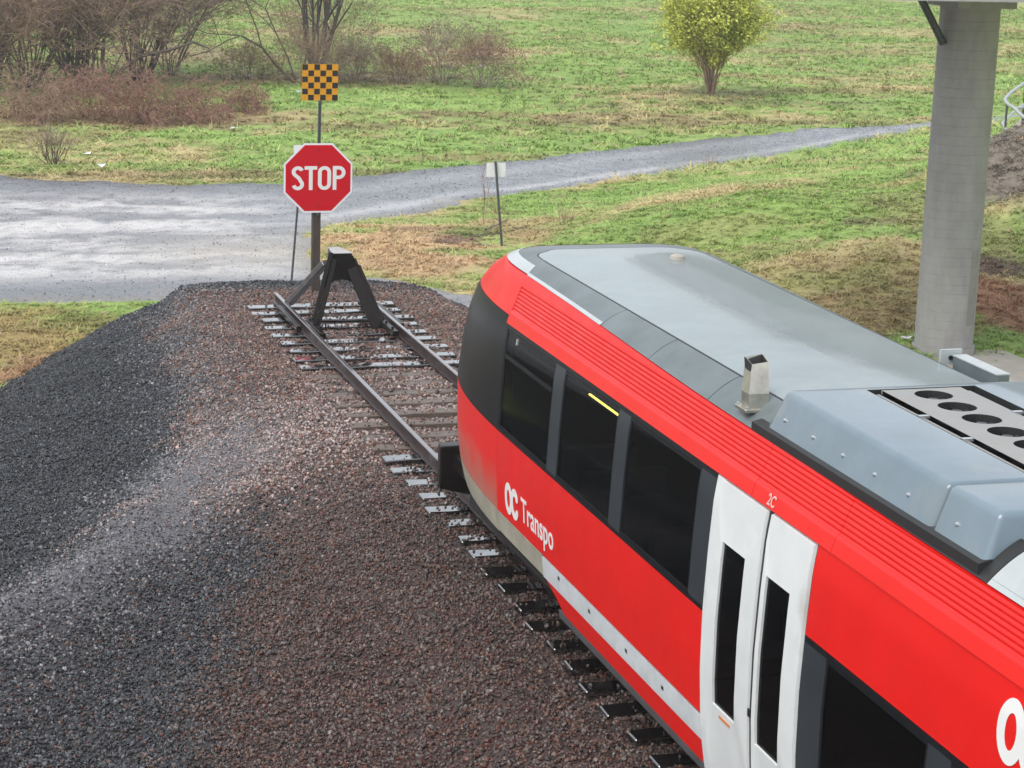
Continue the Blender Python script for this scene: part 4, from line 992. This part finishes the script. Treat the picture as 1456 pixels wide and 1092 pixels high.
# ------------------------------------------------------------------ shrubs and trees
BARK = mat('bark', (.085, .06, .045), .8, noise=(8, .4)); TWR = mat('twig_reddish', (.29, .155, .115), .8, noise=(2, .3)); TWP = mat('twig_purple_brown', (.27, .19, .165), .8, noise=(2, .3))
TWB = mat('twig_brown', (.30, .20, .145), .8, noise=(2, .3)); TWD = mat('twig_dark', (.12, .088, .075), .8)
LFY = mat('leaf_yellow', (.50, .54, .09), .6, noise=(1.5, .3)); LFG = mat('leaf_olive', (.20, .20, .05), .6, noise=(1.5, .3)); LFB = mat('bud_brown', (.20, .13, .06), .7, noise=(2, .3))
class TW:
    def __init__(s): s.v = []; s.f = []
    def seg(s, p, q, r0, r1):
        d = q-p
        if d.length < 1e-5: return
        a = d.cross(Vector((0, 0, 1))); a = a if a.length > 1e-4 else Vector((1, 0, 0)); a.normalize(); b = d.cross(a).normalized(); n = len(s.v)
        for c, r in ((p, r0), (q, r1)):
            for k in range(3):
                t = 2.094*k; w = c+(a*math.cos(t)+b*math.sin(t))*r; s.v.append((w.x, w.y, w.z))
        s.f += [(n, n+1, n+4, n+3), (n+1, n+2, n+5, n+4), (n+2, n, n+3, n+5)]
    def build(s, name, m, par): return mesh_obj(name, s.v, s.f, m, par) if s.v else None
def leafquad(L, p, r, s):
    a = Vector((r.gauss(0, 1), r.gauss(0, 1), r.gauss(0, 1))).normalized(); b = a.orthogonal().normalized()*s*.6; c = a.cross(b).normalized()*s; n = len(L[0])
    L[0] += [tuple(p-b), tuple(p+c), tuple(p+b), tuple(p-c)]; L[1].append((n, n+1, n+2, n+3))
def shrub(name, x, y, seed, H_, R_, stems, depth=4, kids=3, twig=TWP, bark=BARK, leafm=None, leafn=1, leafs=.05, spread=.5, r0=.05, lab='', cat='shrub', group=None, droop=.0, lean=(0, 0), rt=.006, wob=.22, up=.25, leaflev=2):
    r = random.Random(seed); e = empty(name, (x, y, gz(x, y)), label=lab, cat=cat, group=group); B = TW(); T = TW(); Lf = [[], []]
    def grow(p, d, l, rad, lev):
        n = 3 if lev < 2 else 2; q = p
        for i in range(n):
            d2 = (d+Vector((r.gauss(0, wob), r.gauss(0, wob), r.gauss(0, wob)+up*.3-droop*lev*.1))).normalized(); nq = q+d2*l/n
            ra_ = rad*(1-.3*i/n); rb = rad*(1-.3*(i+1)/n); (B if lev < 2 else T).seg(q, nq, ra_, rb); q = nq; d = d2
            if lev >= leaflev and leafm and r.random() < .5*leafn: [leafquad(Lf, q+Vector((r.gauss(0, .08), r.gauss(0, .08), r.gauss(0, .08))), r, leafs*r.uniform(.6, 1.3)) for _ in range(max(1, int(leafn)))]
            if lev < depth and i:
                for k in range(kids if i == n-1 else max(1, kids-1)):
                    s_ = .55+.2*r.random(); nd = (d+Vector((r.gauss(0, spread), r.gauss(0, spread), r.gauss(0, spread*.8)+up*.5))).normalized()
                    grow(q, nd, l*s_*r.uniform(.75, 1.15), max(rt*.6, rb*.6), lev+1)
    for k in range(stems):
        t = r.uniform(0, 6.28); o = r.uniform(.2, 1)
        d = Vector((math.cos(t)*R_/H_*o+lean[0], math.sin(t)*R_/H_*o+lean[1], 1)).normalized()
        grow(Vector((math.cos(t)*.12*R_*r.random(), math.sin(t)*.12*R_*r.random(), -.1)), d, H_*r.uniform(.38, .52), r0*r.uniform(.6, 1.1), 0)
    B.build('trunk' if cat == 'tree' else 'branches', bark, e); T.build('twigs', twig, e)
    if Lf[0]: mesh_obj('leaves', Lf[0], Lf[1], leafm, e)
    return e
# big bare thicket at the upper left: one by one
GB = 'bare brown bushes of the thicket at the upper left'
TH = [(-1.2, 49, 7.5, 3.8, 'tall bare brown bush at the far left edge, behind the reddish brush'), (1.0, 47.6, 6.5, 3.2, 'bare brown bush with a thick dark trunk, left of the low leaning branch'), (3.4, 51, 7.0, 3.2, 'bare greyish purple bush at the right end of the upper left thicket'),
      (-3.6, 46, 6.5, 3.2, 'bare brown bush cut by the left picture edge, nearest of the thicket'), (1.2, 57, 9, 4.2, 'tall bare bush rising out of the picture behind the thicket'), (-2.2, 54, 8.5, 3.6, 'tall bare bush behind the thicket at the left edge'), (5.3, 56.0, 6.5, 2.6, 'thin bare purplish bush trailing to the right of the thicket')]
for i, (x, y, h, R_, lb) in enumerate(TH):
    shrub('bare_bush', x, y, 100+i, h, R_*1.1, 24 if i < 6 else 9, 4, 3, twig=(TWP, TWB, TWP, TWB, TWP, TWB, TWR)[i], bark=TWD, leafm=LFB if i != 1 else LFG, leafn=.28, leafs=.05, spread=.65, r0=.05, lab=lb, group=GB, rt=.011, up=.12)
# leaning dark limb out of the thicket
tr = empty('leaning_trunk', (1.6, 46.6, gz(1.6, 46.6)), label='dark crooked limb leaning out to the right from the thicket', cat='branch')
T = TW(); 
for P in ([(0, 0, 0), (.4, 0, .9), (1.2, 0, 1.5), (2.4, .1, 1.75), (3.3, .1, 2.05), (3.9, .1, 1.8)], [(.4, 0, .9), (1.0, .1, .3), (1.6, .1, -.2)], [(1.2, 0, 1.5), (1.0, 0, 2.4), (1.3, 0, 3.4)], [(0, 0, 0), (-.2, 0, 1.2), (-.1, 0, 2.6)]):
    for i in range(len(P)-1): T.seg(Vector(P[i]), Vector(P[i+1]), .11*(1-.14*i), .11*(1-.14*(i+1)))
T.build('limb', TWD, tr)
# low reddish brush in front
GR = 'low reddish brush in front of the thicket'
for i, (x, y, h, R_, lb) in enumerate([(-1.9, 38.6, 2.1, 1.8, 'low reddish brush in front of the thicket, at the left edge'), (.2, 39.6, 2.6, 2.1, 'dense reddish brown bramble below the thick trunk of the thicket'), (2.0, 39.0, 2.4, 2.0, 'dense reddish bramble in the middle of the low brush'), (3.6, 39.4, 2.0, 1.6, 'small reddish bramble at the right end of the low brush'), (6.0, 41.0, 1.3, 1.1, 'thin brown tuft of brush standing apart, right of the brambles')]):
    shrub('bramble', x, y, 200+i, h, R_*1.45, 20, 3, 3, twig=TWR if i else TWB, bark=TWR, spread=.6, r0=.022, lab=lb, group=GR, rt=.011, droop=.8, wob=.3, up=-.02, leafm=LFB, leafn=.2, leafs=.05)
shrub('bare_shrub', -2.15, 27.9, 300, 1.35, 1.1, 20, 3, 2, twig=TWP, bark=TWD, spread=.35, r0=.018, lab='small round bare shrub at the edge of the gravel, far left', rt=.007, up=.3, wob=.15)
# tree in the middle
shrub('bare_tree', 10.9, 53.2, 400, 8.5, 3.0, 9, 4, 3, twig=TWB, bark=mat('tree_bark', (.10, .085, .075), .8, noise=(6, .4)), leafm=LFG, leafn=.3, leafs=.05, spread=.55, r0=.10, lab='multi stemmed bare tree behind the checkerboard sign', cat='tree', rt=.011, up=.3, wob=.16)
tr2 = shrub('bare_tree', 10.0, 52.0, 404, 7.5, 3.6, 3, 4, 2, twig=TWD, bark=TWD, spread=.6, r0=.06, lab='leaning bare tree with long low branches reaching left, above the checkerboard sign', cat='tree', rt=.012, up=.05, lean=(-.55, 0), wob=.2)
GT = 'bare twiggy bushes along the rough strip behind the signs'
for i, (x, y, h, R_, lb) in enumerate([(8.3, 53.5, 1.8, 1.9, 'low brown twiggy bush left of the checkerboard sign'), (10.6, 51.6, 2.2, 1.9, 'twiggy bush directly behind the checkerboard sign'), (12.6, 52.2, 2.4, 1.8, 'purplish twiggy bush just right of the checkerboard sign'), (14.4, 52.2, 1.9, 1.7, 'low brown twiggy bush in the middle of the row right of the sign'), (16.2, 52.0, 2.6, 1.8, 'taller reddish twiggy bush, second from the right end of the row'), (17.6, 51.0, 2.5, 1.4, 'fan shaped twiggy bush at the right end of the row'), (11.8, 55.5, 3.6, 2.2, 'loose olive bush at the foot of the bare tree')]):
    shrub('twiggy_bush', x, y, 500+i, h*(1.05, 1.3, .9, 1.0, 1.25, 1.15, 1.3)[i], R_*1.5, 20, 3, 3, twig=(TWB, TWB, TWP, TWR, TWP, TWR, TWB)[i], bark=TWP, spread=.6, r0=.018, lab=lb, group=GT, rt=.008, up=.12, wob=.26, leafm=LFG if i in (0, 6) else LFB, leafn=.3, leafs=.045)
# yellow green shrub
shrub('budding_shrub', 26.4, 46.9, 600, 4.3, 1.0, 44, 3, 4, twig=mat('twig_olive', (.30, .27, .08), .7), bark=TWB, leafm=LFY, leafn=4, leafs=.062, spread=.40, r0=.03, leaflev=1, lab='yellow green budding shrub standing alone in the meadow', rt=.007, up=.35, wob=.12)
shrub('sapling', 7.3, 14.9, 700, 2.1, .35, 2, 2, 2, twig=TWB, bark=TWB, spread=.5, r0=.018, lab='thin bare sapling beside the post with the blank sign', cat='sapling', rt=.005, wob=.08, up=.5)
for i, (x, y, lb) in enumerate([(8.9, 13.2, 'thin dead weed stalks on the tan patch right of the leaning post'), (8.4, 17.4, 'thin dead weed stalks at the road edge behind the leaning post'), (17.0, 24.0, 'thin dead weed stalks at the near road edge, left of the pier')]):
    shrub('weed_stalks', x, y, 720+i, .7, .5, 9, 2, 2, twig=TWB, bark=TWB, spread=.3, r0=.008, lab=lb, cat='weeds', group='dead weed stalks', rt=.004)
# dead sticks and litter
for i, (x, y, a, l, lb) in enumerate([(6.3, 12.6, .5, 1.9, 'long dead stick lying on the tan grass'), (5.4, 12.0, -.3, 1.3, 'short dead stick lying left of the long one'), (6.9, 13.3, .9, 1.2, 'short dead stick lying below the leaning post')]):
    T = TW(); p = Vector((0, 0, .08))
    for k in range(5):
        q = p+Vector((math.cos(a+random.uniform(-.3, .3))*l/5, math.sin(a)*l/5, random.uniform(-.03, .05))); T.seg(p, q, .022, .018); T.seg(q, q+Vector((random.uniform(-.3, .3), random.uniform(-.1, .3), .15)), .010, .005); p = q
    o = T.build('dead_stick', TWD, None); o.location = (x, y, gz(x, y)); tag(o, label=lb, cat='stick', group='dead sticks on the tan grass')
for i, (x, y, lb) in enumerate([(.25, 53.6, 'white scrap of litter in the thicket'), (8.3, 53.6, 'white scrap of litter left of the bare tree'), (8.9, 46.2, 'white scrap of litter under the checkerboard sign'), (4.6, 35.8, 'pale scrap of litter on the straw strip, left of the signs'), (-1.0, 29.5, 'small white scrap of litter right of the round bare shrub'), (-.9, 26.6, 'white scrap of litter at the gravel edge, far left'), (11.4, 37, 'white scrap of litter on the grass behind the blank sign'), (19.8, 58.3, 'white scrap of litter at the right end of the twiggy row'), (11.45, .05, 'pale yellow scrap of litter at the foot of the pier')]):
    m = MB(); r = random.Random(i); s = .13 if i < 8 else .09; v = [(r.uniform(-s, s)*1.4, r.uniform(-s, s), r.uniform(.0, .12)) for _ in range(7)]
    m.add(v, [(0, 1, 2), (2, 3, 4), (4, 5, 0), (1, 5, 6), (3, 6, 0)]); me = bpy.data.meshes.new('litter'); me.from_pydata(m.v, [], m.f); me.materials.append(LITT); o = bpy.data.objects.new('litter', me); C.objects.link(o)
    s_ = o.modifiers.new('thickness', 'SOLIDIFY'); s_.thickness = .004
    o.location = (x, y, gz(x, y)+.08); tag(o, label=lb, cat='litter', group='scraps of litter')

# ------------------------------------------------------------------ rain haze
hm = bpy.data.materials.new('haze'); hm.use_nodes = True; t = hm.node_tree; t.nodes.remove(t.nodes['Principled BSDF'])
pv = t.nodes.new('ShaderNodeVolumePrincipled'); pv.inputs['Color'].default_value = (.96, .98, 1, 1); pv.inputs['Density'].default_value = .00055; t.links.new(pv.outputs[0], t.nodes['Material Output'].inputs['Volume'])
o = MB().box(-950, 1250, -70, 2600, -9, 11.5).build('haze', hm); tag(o, kind='stuff', label='thin pale rain haze over the whole place', cat='haze')
